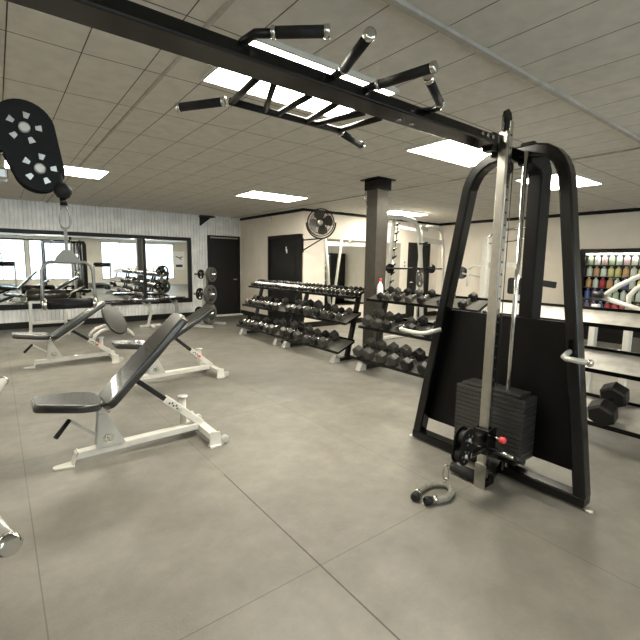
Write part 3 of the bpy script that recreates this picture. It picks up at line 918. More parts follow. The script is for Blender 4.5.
# ================================================================ DUMBBELL RACKS
TR = [((0.00, 0.165), (0.32, 0.295)), ((0.13, 0.565), (0.43, 0.685)), ((0.265, 0.925), (0.52, 1.025))]
def make_rack(label, y0, y1, xf=3.70):
    t = thing('dumbbell_rack', label, 'rack', (xf, (y0 + y1) / 2, 0), 0, 'three-tier dumbbell racks')
    h = (y1 - y0) / 2
    for (a, b) in TR:
        dx, dz = b[0] - a[0], b[1] - a[1]
        l = math.hypot(dx, dz)
        nx, nz = -dz / l, dx / l
        s = MB()
        pr = [(a[0], a[1] - 0.018), (a[0], a[1] + 0.016), (a[0] + 0.012, a[1] + 0.016), (a[0] + 0.014, a[1] + 0.002),
              (b[0] - 0.012, b[1] + 0.0), (b[0] - 0.012, b[1] + 0.030), (b[0], b[1] + 0.030), (b[0], b[1] - 0.018), (a[0] + 0.03, a[1] - 0.012)]
        s.prism(pr, -h, h, Matrix(((1, 0, 0, 0), (0, 0, 1, 0), (0, 1, 0, 0), (0, 0, 0, 1))))
        sf = s.build('shelf', M_gloss, t)
        MB().add([(a[0] + 0.016, -h + 0.01, a[1] + 0.0075), (b[0] - 0.014, -h + 0.01, b[1] + 0.0035), (b[0] - 0.014, h - 0.01, b[1] + 0.0035), (a[0] + 0.016, h - 0.01, a[1] + 0.0075),
                  (a[0] + 0.016, -h + 0.01, a[1] + 0.002), (b[0] - 0.014, -h + 0.01, b[1] - 0.002), (b[0] - 0.014, h - 0.01, b[1] - 0.002), (a[0] + 0.016, h - 0.01, a[1] + 0.002)],
                 [(0, 1, 2, 3), (7, 6, 5, 4), (0, 4, 5, 1), (1, 5, 6, 2), (2, 6, 7, 3), (3, 7, 4, 0)]).build('tray_liner', M_tray if 'nearly' in label else M_tray2, sf)
    for s in (-1, 1):
        y = s * (h - 0.14)
        MB().rect([(0.30, y, 0.05), (0.52, y, 0.99)], 0.05, 0.07, upv=(0, 1, 0)).build('upright', M_black, t, 0.005)
        MB().rect([(0.05, y, 0.035), (0.66, y, 0.035)], 0.06, 0.05).build('base_rail', M_black, t, 0.004)
        MB().prism([(0.0, 0.0), (0.13, 0.0), (0.13, 0.075), (0.055, 0.11)], -0.045, 0.045, Matrix.Translation((0, y, 0)) @ Matrix.Rotation(PI / 2, 4, 'X')).build('foot', M_silver, t, 0.006)
        for (a, b) in TR:
            MB().prism([(a[0] + 0.09, a[1] - 0.01), (b[0] - 0.04, b[1] - 0.02), (b[0] - 0.03, b[1] - 0.09), (b[0] - 0.13, b[1] - 0.12)], -0.004, 0.004, Matrix.Translation((0, y + s * 0.03, 0)) @ Matrix.Rotation(PI / 2, 4, 'X')).build('gusset', M_silver, t)
    return t
racks = [('long dumbbell rack by the dark panelled door, farthest of the racks', 5.975, 7.52),
         ('dumbbell rack left of the bronze column, loaded on three shelves', 4.40, 5.965),
         ('dumbbell rack right of the bronze column, half hidden by the cable tower', 2.46, 4.13),
         ('nearly empty dumbbell rack at the right edge behind the cable tower', 0.40, 2.40)]
for lab, a, b in racks:
    make_rack(lab, a, b)

protos = {}
def dumbbell(kind, r, hl, gl, m, bm_=None):
    key = (kind, m.name)
    if key in protos:
        return None
    t = thing('dumbbell', '', 'dumbbell')
    for s in (-1, 1):
        q = MB()
        pts = []
        Mx = axis_m((s * gl / 2, 0, 0), (s, 0, 0))
        n_ = 6
        vs, fs = [], []
        for rr, z in ((r * 0.86, 0), (r, hl * 0.14), (r, hl * 0.86), (r * 0.84, hl)):
            for i in range(6):
                a = PI / 3 * i + PI / 6
                vs.append((rr * math.cos(a), rr * math.sin(a), z))
        for j in range(3):
            for i in range(6):
                fs.append((j * 6 + i, j * 6 + (i + 1) % 6, (j + 1) * 6 + (i + 1) % 6, (j + 1) * 6 + i))
        fs += [tuple(reversed(range(6))), tuple(range(18, 24))]
        q.add(vs, fs, False, Mx)
        q.build('head', m, t, 0.004)
    gr = 0.0145 if r < 0.05 else 0.018
    MB().lathe([(gr * 0.8, -gl / 2), (gr * 0.9, -gl * 0.3), (gr * 1.12, 0), (gr * 0.9, gl * 0.3), (gr * 0.8, gl / 2)], axis_m((0, 0, 0), (1, 0, 0)), 10).build('handle', M_chrome, t)
    protos[key] = t
    return t
# kinds: (radius, head length, handle length)
KIND = {'s': (0.034, 0.045, 0.125), 'm': (0.052, 0.062, 0.140), 'l': (0.066, 0.080, 0.140), 'x': (0.080, 0.092, 0.140), 'g': (0.105, 0.125, 0.135)}
KN = {'s': 'small', 'm': 'medium', 'l': 'large', 'x': 'extra large', 'g': 'huge'}
used = set()
def put(kind, m, tier, y, label, group, dx=0.0, rot=0.0, xf=3.70):
    r, hl, gl = KIND[kind]
    key = (kind, m.name)
    if key not in protos:
        dumbbell(kind, r, hl, gl, m)
    p = protos[key]
    a, b = TR[tier]
    tl = math.atan2(b[1] - a[1], b[0] - a[0])
    f = r * math.cos(PI / 6)        # flat-down hexagon
    cx = (a[0] + b[0]) / 2 + dx
    cz = a[1] + (cx - a[0]) * math.tan(tl) + 0.008
    loc = (xf + cx - math.sin(tl) * (f + 0.001), y, cz + math.cos(tl) * (f + 0.001))
    rot_ = Euler((0, -tl, rot))
    if key not in used:
        used.add(key)
        p.location = loc
        p.rotation_euler = rot_
        p['label'] = label
        p['group'] = group
    else:
        dup(p, loc, rot_, label, group)
# hexagon is built with a flat facing down when the axis is x
def row(tier, items, y_start, rackname, direction=-1, gap=0.008):
    """items: list of (kind, material, extra_gap) laid from the far (left) end toward the camera (right)"""
    y = y_start
    n_ = len(items)
    tn = ('bottom', 'middle', 'top')[tier]
    for i, it in enumerate(items):
        k, m_ = it[0], it[1]
        r = KIND[k][0]
        w_ = r * 1.0 + gap / 2 + {'s': 0.006, 'm': 0.008, 'l': 0.011, 'x': 0.012, 'g': 0.012}[k]
        y += direction * (w_ + (it[2] if len(it) > 2 else 0))
        word = {'beige': 'tan'}
        col = 'worn tan' if m_ is M_hext else ('dusty grey' if m_ is M_hexd else 'black')
        o_ = ORD[i] if i < len(ORD) else None
        if i < (n_ + 1) // 2:
            where = 'leftmost' if i == 0 else ORD[i] + ' from left'
        else:
            j = n_ - 1 - i
            where = 'rightmost' if j == 0 else ORD[j] + ' from right'
        put(k, m_, tier, y, '%s %s dumbbell, %s shelf, %s, %s' % (KN[k], col, tn, rackname, where),
            'dumbbells on the %s shelf of the %s' % (tn, rackname), dx=random.uniform(-0.012, 0.012), rot=random.uniform(-0.03, 0.03))
        y += direction * w_
H, D, T = M_hex, M_hexd, M_hext
rn1, rn2, rn3, rn4 = 'farthest rack', 'rack left of the column', 'rack right of the column', 'right-edge rack'
row(2, [('s', D if i % 3 == 0 else H, 0.004) for i in range(17)], 7.46, rn1, gap=0.006)
row(2, [('s', H if i % 4 else D, 0.010) for i in range(16)], 5.95, rn2, gap=0.012)
row(1, [('m', T), ('m', H, 0.02), ('m', D, 0.02), ('m', D, 0.01), ('m', D), ('m', H), ('m', D), ('m', H), ('l', D, 0.02)], 7.46, rn1)
row(1, [('l', D), ('l', D), ('x', H), ('x', D, 0.01), ('l', H, 0.05), ('l', D, 0.03), ('m', H, 0.02), ('m', D, 0.03)], 5.95, rn2)
row(0, [('m', H), ('m', D, 0.01), ('m', D, 0.01), ('m', H, 0.02), ('l', D), ('l', H, 0.01), ('l', D, 0.01), ('x', D, 0.01)], 7.46, rn1, gap=0.02)
row(0, [('x', D), ('x', H), ('x', D, 0.03), ('l', D, 0.05), ('l', H, 0.03), ('x', D, 0.02)], 5.95, rn2, gap=0.02)
row(2, [('m', H, 0.16), ('m', D, 0.0), ('m', H, 0.04), ('m', D, 0.06), ('m', H, 0.05), ('m', D, 0.16), ('m', H, 0.15)], 4.10, rn3)
row(1, [('x', D, 0.02), ('l', D, 0.02), ('l', H, 0.0), ('m', D, 0.07), ('l', H, 0.02), ('l', H, 0.1)], 4.10, rn3)
row(0, [('x', D, 0.0), ('x', D, 0.0), ('x', D, 0.02), ('x', D, 0.0), ('x', H, 0.02), ('x', H, 0.05)], 4.10, rn3, gap=0.015)
row(0, [('g', H, 1.02), ('g', H, 0.25)], 2.30, rn4)

# spray bottles standing on the racks
def spray(label, loc, s=1.0):
    t = thing('spray_bottle', label, 'bottle', loc, 0.6, 'cleaning spray bottles on the racks')
    MB().lathe([(0.036, 0), (0.040, 0.01), (0.040, 0.12), (0.030, 0.16), (0.014, 0.185), (0.014, 0.20)], None, 18).build('bottle_body', M_plastic, t)
    MB().rect([(-0.02, 0, 0.215), (0.055, 0, 0.225)], 0.024, 0.032).rect([(0.03, 0, 0.21), (0.045, 0, 0.16)], 0.012, 0.010, upv=(1, 0, 0)).build('trigger_head', M_red, t, 0.003)
    t.scale = (s, s, s)
    return t
spray('white spray bottle with red trigger on the top shelf right of the column', (3.70 + 0.41, 4.02, 0.965), 1.05)
spray('small white spray bottle with red trigger among dumbbells on the farthest rack top', (3.70 + 0.42, 5.86 + 0.02, 0.967 + 0.001), 0.6) if False else None

# ================================================================ PLATE TREE
def plate(label, loc, d, R, m_=M_plate, th=0.035):
    t = thing('weight_plate', label, 'weight plate', loc, 0, 'weight plates on the plate tree')
    q = MB()
    A = axis_m((0, 0, 0), d)
    q.M = A
    # iron disc with three grip slots: rings and spokes
    seg = 36
    def ring(r0, r1, a0, a1, n_, th_):
        vs, fs = [], []
        for i in range(n_ + 1):
            a = a0 + (a1 - a0) * i / n_
            for r_, z in ((r0, -th_ / 2), (r1, -th_ / 2), (r1, th_ / 2), (r0, th_ / 2)):
                vs.append((r_ * math.cos(a), r_ * math.sin(a), z))
        for i in range(n_):
            for j in range(4):
                fs.append((i * 4 + j, i * 4 + (j + 1) % 4, (i + 1) * 4 + (j + 1) % 4, (i + 1) * 4 + j))
        fs += [(0, 1, 2, 3), (n_ * 4 + 3, n_ * 4 + 2, n_ * 4 + 1, n_ * 4)]
        q.add(vs, fs)
    ring(R * 0.80, R, 0, 2 * PI, seg, th)
    ring(0.026, R * 0.45, 0, 2 * PI, 24, th * 0.8)
    for k_ in range(3):
        ring(R * 0.44, R * 0.81, 2 * PI * k_ / 3 + 0.58 + 0.5, 2 * PI * (k_ + 1) / 3 - 0.58 + 0.5, 10, th * 0.55)
    q.build('disc', m_, t, 0.002)
    h = MB()
    h.M = A
    ringv = []
    h.tube([(0.034 * math.cos(2 * PI * i / 20), 0.034 * math.sin(2 * PI * i / 20), th * 0.42) for i in range(20)], 0.006, 6, True)
    h.build('hub_ring', M_brush, t)
    return t
tx, ty = 3.62, 8.75
t = thing('plate_tree', 'small silver weight plate tree beside the closed black door', 'rack', (tx, ty, 0))
MB().rect([(-0.12, 0, 0.05), (-0.02, 0, 1.20)], 0.07, 0.07, upv=(0, 1, 0)).build('post', M_silver, t, 0.004)
MB().rect([(-0.30, -0.26, 0.03), (0.28, -0.26, 0.03)], 0.06, 0.05).rect([(-0.1, -0.26, 0.03), (-0.1, 0.3, 0.03)], 0.06, 0.05).rect([(-0.30, 0.28, 0.03), (0.28, 0.28, 0.03)], 0.06, 0.05).build('base', M_silver, t, 0.004)
pegs = [(0.0, 1.13), (0.0, 0.70), (0.0, 0.28)]
for i, (dx, z) in enumerate(pegs):
    xx = -0.12 + 0.1 * z / 1.2
    MB().tube([(xx - 0.26, -0.02, z), (xx + 0.26, -0.02, z)], 0.024, 12).build('peg', M_chrome, t)
pd = (1, -0.05, 0)
nm_ = ['top', 'middle', 'bottom']
for i, (dx, z) in enumerate(pegs):
    R = (0.155, 0.20, 0.235)[i]
    for j in range(2):
        xx = tx - 0.12 + 0.1 * z / 1.2 + 0.10 + 0.045 * j + 0.02
        plate('grey three-slot iron plate, %s of the %s right peg of the plate tree' % (('inner', 'outer')[j], nm_[i]), (xx, ty - 0.02, z), pd, R)
    r_ = (0.10, 0.13, 0.14)[i]
    xx = tx - 0.12 + 0.1 * z / 1.2 - 0.11
    plate('small black plate on the %s left peg of the plate tree' % nm_[i], (xx, ty - 0.02, z), pd, r_, M_hex)
# turn the right-hand discs toward the room: the tree is yawed
for o_ in [o for o in bpy.data.objects if o.parent is None and (o.name.startswith('weight_plate') or o.name.startswith('plate_tree'))]:
    v = Vector((o_.location.x - tx, o_.location.y - ty, 0))
    a_ = -0.95
    v.rotate(Euler((0, 0, a_)))
    o_.location.x, o_.location.y = tx + v.x, ty + v.y
    o_.rotation_euler.z += a_

# ================================================================ BENCHES AND STATIONS BY THE MIRROR
def preacher(label, loc, rz=0, flip=False):
    t = thing('flat_bench', label, 'weight bench', loc, rz, 'stations along the mirror')
    MB().rect([(-0.29, 0, 0.03), (-0.26, 0, 0.62)], 0.05, 0.05, upv=(0, 1, 0)).build('leg', M_silver, t, 0.004)
    MB().rect([(0.29, 0, 0.03), (0.26, 0, 0.62)], 0.05, 0.05, upv=(0, 1, 0)).build('leg', M_silver, t, 0.004)
    MB().rect([(-0.28, 0, 0.22), (0.28, 0, 0.22)], 0.05, 0.05).build('crossbar', M_silver, t, 0.004)
    for s in (-1, 1):
        MB().rect([(s * 0.29, -0.3, 0.025), (s * 0.29, 0.3, 0.025)], 0.05, 0.05).build('foot', M_silver, t, 0.004)
    MB().tube([(-0.31, 0, 0.73), (0.31, 0, 0.73)], 0.10, 20).build('roller_pad', M_vinyl, t)
    MB().tube([(-0.36, 0, 0.73), (0.36, 0, 0.73)], 0.018, 10).build('roller_axle', M_chrome, t)
    MB().pad(rounded([(-0.26, 0.1), (0.26, 0.1), (0.26, 0.50), (-0.26, 0.50)], 0.04), 0.07, 0.02, Matrix.Translation((0, 0, 0.62))).build('pad', M_vinyl, t)
    MB().tube([(0.28, 0.02, 0.60), (0.40, -0.1, 0.78), (0.62, -0.12, 0.90)], 0.018, 10).build('arm_bar', M_chrome, t)
    MB().tube([(-0.30, 0, 0.60), (-0.55, -0.12, 0.62), (-0.72, -0.12, 0.70)], 0.018, 10).build('arm_bar', M_chrome, t)
    MB().tube([(-0.50, -0.12, 0.74), (-0.78, -0.12, 0.62)], 0.024, 10).build('hand_grip', M_grip, t)
    return t
preacher('roller-pad bench with cream legs in front of the mirror at the left', (0.72, 9.35, 0))

def ystand(label, loc, rz=0):
    t = thing('stool', label, 'gym stool', loc, rz, 'small seats along the mirror')
    MB().rect([(-0.05, 0, 0.02), (0.03, 0, 0.32), (0.0, 0, 0.52)], 0.05, 0.06, upv=(0, 1, 0)).build('post', M_silver, t, 0.004)
    MB().rect([(0.01, 0, 0.40), (-0.16, 0, 0.55)], 0.04, 0.03, upv=(0, 1, 0)).build('brace', M_silver, t)
    MB().rect([(-0.22, 0, 0.02), (0.22, 0, 0.02)], 0.07, 0.04).rect([(0.0, -0.25, 0.02), (0.0, 0.25, 0.02)], 0.07, 0.04).build('base', M_silver, t, 0.004)
    MB().pad(rounded([(-0.30, -0.15), (0.18, -0.15), (0.18, 0.15), (-0.30, 0.15)], 0.05), 0.06, 0.02, Matrix.Translation((0, 0, 0.54))).build('seat', M_vinyl, t)
    return t
ystand('low padded stool with Y-shaped silver post under the mirror mullion', (2.55, 9.3, 0))
ystand('low padded stool under the right mirror pane by the near bench top', (3.22, 9.62, 0), 0.4)

# leg-curl stand with the big oval pad
t = thing('hyperextension_bench', 'bench with a large oval black pad and curved cream feet near the mirror', 'gym machine', (1.60, 8.2, 0))
ov = [(0.165 * math.cos(2 * PI * i / 28) * (1.0 - 0.12 * math.sin(2 * PI * i / 28)), 0.30 * math.sin(2 * PI * i / 28)) for i in range(28)]
MB().pad(ov, 0.07, 0.02, Matrix.Translation((-0.02, -0.16, 0.36)) @ Euler((math.radians(68), math.radians(0), math.radians(14))).to_matrix().to_4x4() @ Matrix.Rotation(math.radians(22), 4, 'Z')).build('oval_pad', M_vinyl, t)
for yy in (-0.12, 0.25):
    pts = [(-0.34 , yy, 0.03), (-0.31, yy, 0.10), (-0.22, yy, 0.17), (-0.1, yy, 0.205), (0.1, yy, 0.205), (0.20, yy, 0.17), (0.28, yy, 0.10), (0.31, yy, 0.03)]
    MB().tube(pts, 0.030, 12).build('curved_foot', M_white, t)
MB().rect([(0, -0.12, 0.22), (0, 0.6, 0.30)], 0.07, 0.05).build('spine', M_white, t, 0.004)
MB().rect([(0, 0.25, 0.22), (0, 0.30, 0.62)], 0.06, 0.06, upv=(1, 0, 0)).build('post', M_white, t, 0.004)
MB().tube([(-0.3, 0.30, 0.62), (0.3, 0.30, 0.62)], 0.045, 14).build('roller', M_vinyl, t)

# ================================================================ SMITH MACHINE behind the racks
def smith():
    t = thing('smith_machine', 'cream smith machine with a loaded barbell in front of the far wall', 'gym machine', (6.6, 5.8, 0))
    o = lambda x, y, z: (x - 6.6, y - 5.8, z)
    for yy in (5.45,):
        MB().tube([o(5.62, yy, 0.05), o(5.68, yy, 2.16), o(5.72, yy, 2.25)], 0.035, 12).build('front_post', M_white, t)
    MB().tube([o(5.69, 5.45, 2.2), o(5.80, 5.5, 2.27), o(6.3, 5.65, 2.31), o(6.80, 5.75, 2.28), o(6.95, 5.8, 2.20), o(7.03, 5.8, 2.05), o(7.14, 5.8, 1.3), o(7.25, 5.8, 0.05)], 0.045, 14).build('arched_frame', M_white, t)
    MB().rect([o(5.66, 5.45, 0.05), o(5.88, 5.45, 2.24)], 0.04, 0.07, upv=(0, 1, 0)).build('hook_rail', M_silver, t, 0.004)
    for i in range(8):
        z = 1.05 + i * 0.15
        MB().prism([(0, 0), (0.09, 0.05), (0.10, 0.075), (0, 0.045)], -0.015, 0.015, Matrix.Translation(Vector(o(5.69 + 0.1 * z, 5.42, z))) @ Matrix.Rotation(PI / 2, 4, 'X')).build('bar_hook', M_gloss, t)
    MB().tube([o(5.78, 5.5, 0.3), o(6.06, 5.5, 2.24)], 0.012, 10).build('guide_rod', M_chrome, t)
    MB().rect([o(7.10, 5.8, 1.93), o(8.3, 6.2, 1.93)], 0.05, 0.11).build('top_beam', M_white, t, 0.006)
    MB().rect([o(6.3, 6.3, 2.24), o(8.0, 6.6, 2.20)], 0.05, 0.06).build('rear_beam', M_white, t, 0.006)
    MB().tube([o(7.55, 6.2, 1.95), o(7.62, 6.2, 2.16), o(7.8, 6.2, 2.26), o(8.1, 6.2, 2.26), o(8.3, 6.2, 2.14), o(8.4, 6.2, 1.8), o(8.5, 6.2, 0.05)], 0.035, 12).build('rear_arch', M_white, t)
    MB().rect([o(7.42, 6.05, 2.15), o(7.20, 5.95, 0.05)], 0.05, 0.06, upv=(0, 1, 0)).build('strut', M_white, t, 0.004)
    MB().rect([o(7.38, 6.1, 2.2), o(7.75, 6.2, 2.2)], 0.10, 0.10).build('pulley_box', M_silver, t, 0.01)
    MB().tube([o(6.85, 5.45, 1.84), o(7.0, 5.75, 1.84)], 0.025, 10).build('storage_peg', M_gloss, t)
    for a, b in ((5.9, 6.7), (6.9, 7.7)):
        pass
    MB().rect([o(5.55, 5.45, 0.03), o(7.4, 5.45, 0.03)], 0.08, 0.05).rect([o(7.25, 5.3, 0.03), o(7.25, 6.8, 0.03)], 0.08, 0.05).rect([o(7.25, 6.4, 0.03), o(8.55, 6.4, 0.03)], 0.08, 0.05).build('base', M_white, t, 0.006)
    return t
smith()
t = thing('barbell', 'black barbell resting across the hooks of the smith machine', 'barbell', (6.6, 5.38, 1.33))
MB().tube([(-0.93, 0, 0), (0.68, 0, 0)], 0.016, 12).build('bar', M_gloss, t)
for x_ in (-0.90, 0.30):
    MB().lathe([(0.02, -0.05), (0.045, -0.05), (0.045, 0.03), (0.09, 0.03), (0.09, 0.06), (0.02, 0.06)], axis_m((x_, 0, 0), (1, 0, 0)), 20).build('bar_carriage', M_gloss, t)
MB().tube([(-0.25, 0, 0), (-0.02, 0, 0)], 0.026, 12).build('bar_pad', M_grip, t)
plate('grey iron plate hung on the right side of the smith machine', (7.02, 5.72, 1.14), (0.35, -1, 0), 0.20)['group'] = 'plates on the machines'

# far machines seen through the cable tower
t = thing('chest_press_machine', 'cream press machine with a tall weight tower seen through the cable tower arch', 'gym machine', (7.3, 4.1, 0))
o = lambda x, y, z: (x - 7.3, y - 4.1, z)
MB().rect([o(7.0, 4.25, 0.05), o(7.0, 4.25, 1.90)], 0.10, 0.09, upv=(1, 0, 0)).build('tower_post', M_white, t, 0.006)
MB().tube([o(7.0, 4.25, 1.88), o(7.02, 4.1, 2.0), o(7.05, 3.9, 2.03), o(7.1, 3.4, 2.06)], 0.02, 10).build('top_arm', M_chrome, t)
MB().tube([o(7.0, 4.2, 1.80), o(7.1, 3.8, 1.84), o(7.1, 3.45, 1.90)], 0.014, 10).build('lower_arm', M_chrome, t)
MB().rect([o(7.1, 3.35, 0.05), o(7.1, 3.35, 2.05)], 0.06, 0.06, upv=(1, 0, 0)).build('tower_post', M_white, t, 0.006)
MB().rect([o(7.05, 4.2, 1.42), o(7.1, 3.4, 1.42)], 0.06, 0.10).build('brace', M_silver, t, 0.006)
MB().rect([o(7.0, 4.3, 0.03), o(7.1, 3.2, 0.03)], 0.10, 0.05).rect([o(7.0, 3.8, 0.03), o(7.9, 3.8, 0.03)], 0.10, 0.05).build('base', M_white, t, 0.006)
MB().pad(rounded([(-0.15, -0.3), (0.15, -0.3), (0.15, 0.3), (-0.15, 0.3)], 0.05), 0.07, 0.02, Matrix.Translation(o(7.45, 3.75, 1.05)) @ Matrix.Rotation(PI / 2, 4, 'Y')).build('back_pad', M_vinyl, t)
MB().tube([o(6.95, 4.55, 1.33), o(6.97, 4.45, 1.40), o(6.98, 4.25, 1.40)], 0.022, 10).tube([o(6.95, 4.55, 1.33), o(6.95, 4.55, 1.02)], 0.022, 10).build('press_handle', M_white, t)
MB().lathe([(0.105, -0.02), (0.115, -0.015), (0.115, 0.015), (0.105, 0.02)], axis_m(o(6.93, 4.68, 1.27), (-0.6, -0.8, 0)), 24).build('round_pad', M_vinyl, t)
MB().rect([o(6.93, 4.72, 1.27), o(7.0, 4.30, 1.20)], 0.03, 0.03).build('pad_arm', M_silver, t)
MB().rect([o(7.08, 3.35, 1.15), o(6.98, 3.0, 1.12)], 0.05, 0.10).build('handle_block', M_grip, t, 0.01)

# plate-loaded machine by the vending cooler: slanting cream arms
t = thing('leg_press_machine', 'cream plate-loaded machine with slanting arms in front of the drinks cooler', 'gym machine', (5.4, 1.5, 0))
o = lambda x, y, z: (x - 5.4, y - 1.5, z)
MB().tube([o(5.0, 1.68, 1.10), o(5.02, 1.55, 1.22), o(5.1, 1.1, 1.52)], 0.024, 12).build('upper_arm', M_white, t)
MB().tube([o(5.0, 1.68, 1.10), o(5.02, 1.35, 1.00), o(5.1, 0.9, 0.90)], 0.024, 12).build('lower_arm', M_white, t)
MB().tube([o(5.2, 1.50, 0.95), o(5.2, 1.50, 1.12), o(5.2, 1.44, 1.20), o(5.2, 1.1, 1.42)], 0.024, 12).build('inner_arm', M_white, t)
MB().rect([o(4.98, 1.72, 0.03), o(4.98, 1.72, 1.02)], 0.06, 0.08, upv=(1, 0, 0)).build('leg', M_white, t, 0.005)
MB().rect([o(5.05, 1.43, 0.03), o(5.05, 1.43, 0.98)], 0.06, 0.08, upv=(1, 0, 0)).build('leg', M_white, t, 0.005)
MB().rect([o(5.6, 1.0, 0.03), o(5.6, 1.0, 1.3)], 0.06, 0.08, upv=(1, 0, 0)).build('leg', M_white, t, 0.005)
MB().rect([o(5.1, 1.1, 1.48), o(5.6, 1.0, 1.28)], 0.06, 0.05).build('link', M_white, t, 0.005)
MB().rect([o(4.9, 1.80, 0.03), o(5.1, 0.4, 0.03)], 0.08, 0.05).rect([o(5.0, 1.0, 0.03), o(6.0, 1.0, 0.03)], 0.08, 0.05).build('base', M_white, t, 0.005)
MB().lathe([(0.02, -0.05), (0.032, -0.04), (0.036, 0.0), (0.032, 0.04), (0.02, 0.05)], axis_m(o(4.95, 1.70, 1.12), (0, 1, 0)), 16).build('joint_hub', M_hex, t)
MB().pad(rounded([(-0.2, -0.25), (0.2, -0.25), (0.2, 0.25), (-0.2, 0.25)], 0.05), 0.08, 0.02, Matrix.Translation(o(5.5, 1.35, 0.50)) @ Matrix.Rotation(-0.3, 4, 'Y')).build('seat_pad', M_vinyl, t)
MB().rect([o(5.05, 1.05, 0.50), o(5.6, 1.35, 0.48)], 0.06, 0.05).build('seat_rail', M_white, t)

# drinks cooler on the right wall
VX0, VX1, VY0, VY1 = 9.10, 9.74, 2.15, 3.52
t = thing('drinks_cooler', 'black glass-front cooler stocked with bottles against the right wall', 'cooler', (9.42, (VY0 + VY1) / 2, 0))
hy = (VY1 - VY0) / 2
c_ = MB().span((-0.30, -hy, 0.0), (0.32, -hy + 0.05, 1.76)).span((-0.30, hy - 0.05, 0.0), (0.32, hy, 1.76)).span((0.27, -hy + 0.05, 0.0), (0.32, hy - 0.05, 1.76))
c_.span((-0.30, -hy + 0.05, 1.68), (0.27, hy - 0.05, 1.76)).span((-0.30, -hy + 0.05, 0.0), (0.27, hy - 0.05, 0.30))
c_.build('cabinet', M_gloss, t, 0.004)
for z in (0.32, 0.56, 0.80, 1.02, 1.24, 1.46):
    MB().span((-0.22, -hy + 0.052, z - 0.012), (0.265, hy - 0.052, z)).build('shelf', M_col, t)
d_ = MB().span((-0.345, -hy, 0.30), (-0.305, -hy + 0.12, 1.74)).span((-0.345, hy - 0.12, 0.30), (-0.305, hy, 1.74)).span((-0.345, -hy + 0.12, 1.69), (-0.305, hy - 0.12, 1.74)).span((-0.345, -hy + 0.12, 0.30), (-0.305, hy - 0.12, 0.36)).build('door', M_gloss, t, 0.003)
MB().span((-0.33, -hy + 0.12, 0.36), (-0.325, hy - 0.12, 1.69)).build('door_glass', M_glass, d_)
MB().span((-0.20, -hy + 0.08, 1.655), (-0.16, hy - 0.08, 1.675)).build('cooler_lamp', emis('cooler_tube', (1, 0.97, 0.9), 6), t)
cols = {'white': (0.8, 0.8, 0.76), 'yellow': (0.78, 0.68, 0.28), 'orange': (0.72, 0.38, 0.18), 'pink': (0.78, 0.52, 0.54), 'red': (0.55, 0.05, 0.06), 'blue': (0.10, 0.14, 0.40), 'green': (0.52, 0.62, 0.42), 'purple': (0.25, 0.16, 0.32)}
rows = [(1.46, 0.17, ['green', 'white', 'pink', 'green', 'white', 'pink', 'white', 'green', 'white', 'yellow']),
        (1.24, 0.18, ['white', 'orange', 'white', 'yellow', 'yellow', 'orange', 'white', 'yellow', 'white', 'orange']),
        (1.02, 0.18, ['orange', 'white', 'red', 'orange', 'white', 'blue', 'white', 'yellow', 'white', 'green']),
        (0.80, 0.17, ['blue', 'purple', 'blue', 'white', 'green', 'white', 'green', 'white', 'blue', 'white']),
        (0.56, 0.18, ['purple', 'purple', 'blue', 'red', 'red', 'red', 'red', 'purple', 'red', 'blue'])]
bp_ = {}
rname = ['top shelf', 'second shelf', 'third shelf', 'fourth shelf', 'fifth shelf']
for ri, (z, hgt, cs) in enumerate(rows):
    n_ = len(cs)
    for i, cn in enumerate(cs):
        y_ = VY1 - 0.14 - (VY1 - VY0 - 0.28) * i / (n_ - 1)
        lab = '%s drink bottle on the %s of the black cooler, %s from the left' % (cn, rname[ri], ORD[i])
        gp = 'drink bottles in the cooler'
        if cn not in bp_:
            b_ = thing('drink_bottle', lab, 'bottle', (9.30, y_, z), 0, gp)
            MB().lathe([(0.044, 0), (0.049, 0.01), (0.049, 0.135), (0.036, 0.155), (0.018, 0.172), (0.018, 0.182)], None, 14).build('bottle_body', mat('drink_' + cn, cols[cn], 0.35), b_)
            MB().lathe([(0.021, 0.182), (0.021, 0.196)], None, 12).build('bottle_cap', M_plastic, b_)
            bp_[cn] = b_
        else:
            dup(bp_[cn], (9.30, y_, z), None, lab, gp)

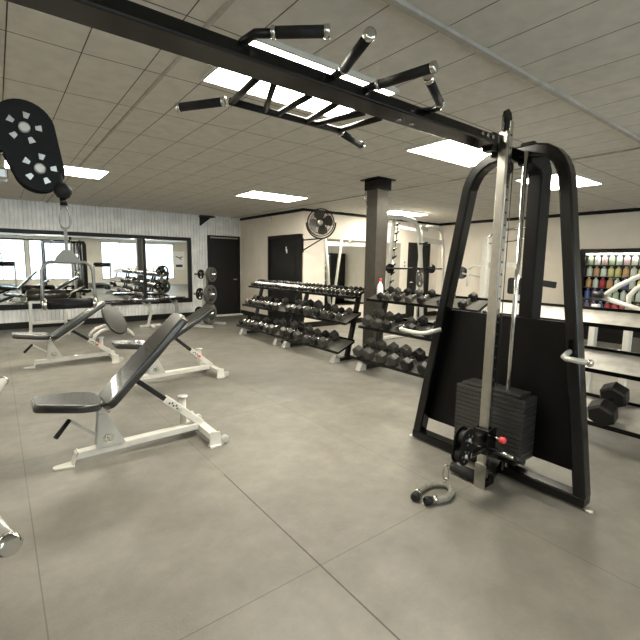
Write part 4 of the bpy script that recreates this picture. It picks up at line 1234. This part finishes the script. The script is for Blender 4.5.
# ================================================================ GEAR BEHIND THE CAMERA, SEEN IN THE MIRRORS
def power_rack(label, loc):
    t = thing('power_rack', label, 'rack', loc, 0, 'power racks seen in the mirror')
    for sx in (-0.6, 0.6):
        for sy in (-0.5, 0.5):
            MB().rect([(sx, sy, 0), (sx, sy, 2.2)], 0.07, 0.07, upv=(1, 0, 0)).build('post', M_black, t, 0.004)
        MB().rect([(sx, -0.5, 2.2), (sx, 0.5, 2.2)], 0.07, 0.07).build('side_beam', M_black, t)
    for sy in (-0.5, 0.5):
        MB().rect([(-0.6, sy, 2.2), (0.6, sy, 2.2)], 0.07, 0.07).build('cross_beam', M_black, t)
    MB().tube([(-1.0, 0.55, 1.2), (1.0, 0.55, 1.2)], 0.015, 10).build('bar', M_chrome, t)
    return t
power_rack('black power rack by the shop windows, first from the left wall', (-2.6, -2.6, 0))
power_rack('black power rack by the shop windows, second from the left wall', (2.4, -3.0, 0))

def treadmill(label, loc, rz=0):
    t = thing('treadmill', label, 'treadmill', loc, rz, 'treadmills seen in the mirror')
    MB().span((-0.40, -0.9, 0.04), (0.40, 0.75, 0.20)).build('deck', M_black, t, 0.02)
    MB().span((-0.27, -0.85, 0.20), (0.27, 0.45, 0.212)).build('belt', M_grip, t)
    for sx in (-0.37, 0.37):
        MB().rect([(sx, 0.6, 0.15), (sx, 0.75, 1.15)], 0.07, 0.09, upv=(0, 1, 0)).build('upright', M_silver, t, 0.008)
        MB().tube([(sx, 0.72, 1.02), (sx, 0.30, 0.95), (sx, 0.15, 0.90)], 0.022, 10).build('handrail', M_grip, t)
    MB().box((0, 0, 0), (0.78, 0.30, 0.10), Matrix.Translation((0, 0.74, 1.17)) @ Matrix.Rotation(0.5, 4, 'X')).build('console', M_hex, t, 0.02)
    return t
tm = treadmill('treadmill by the shop windows, nearest the left wall', (-4.2, -3.2, 0))
for x_, nm in ((-1.0, 'between the two power racks'), (0.3, 'left of the second power rack'), (4.2, 'right of the second power rack')):
    dup(tm, (x_, -3.4, 0), None, 'black treadmill by the shop windows, ' + nm)
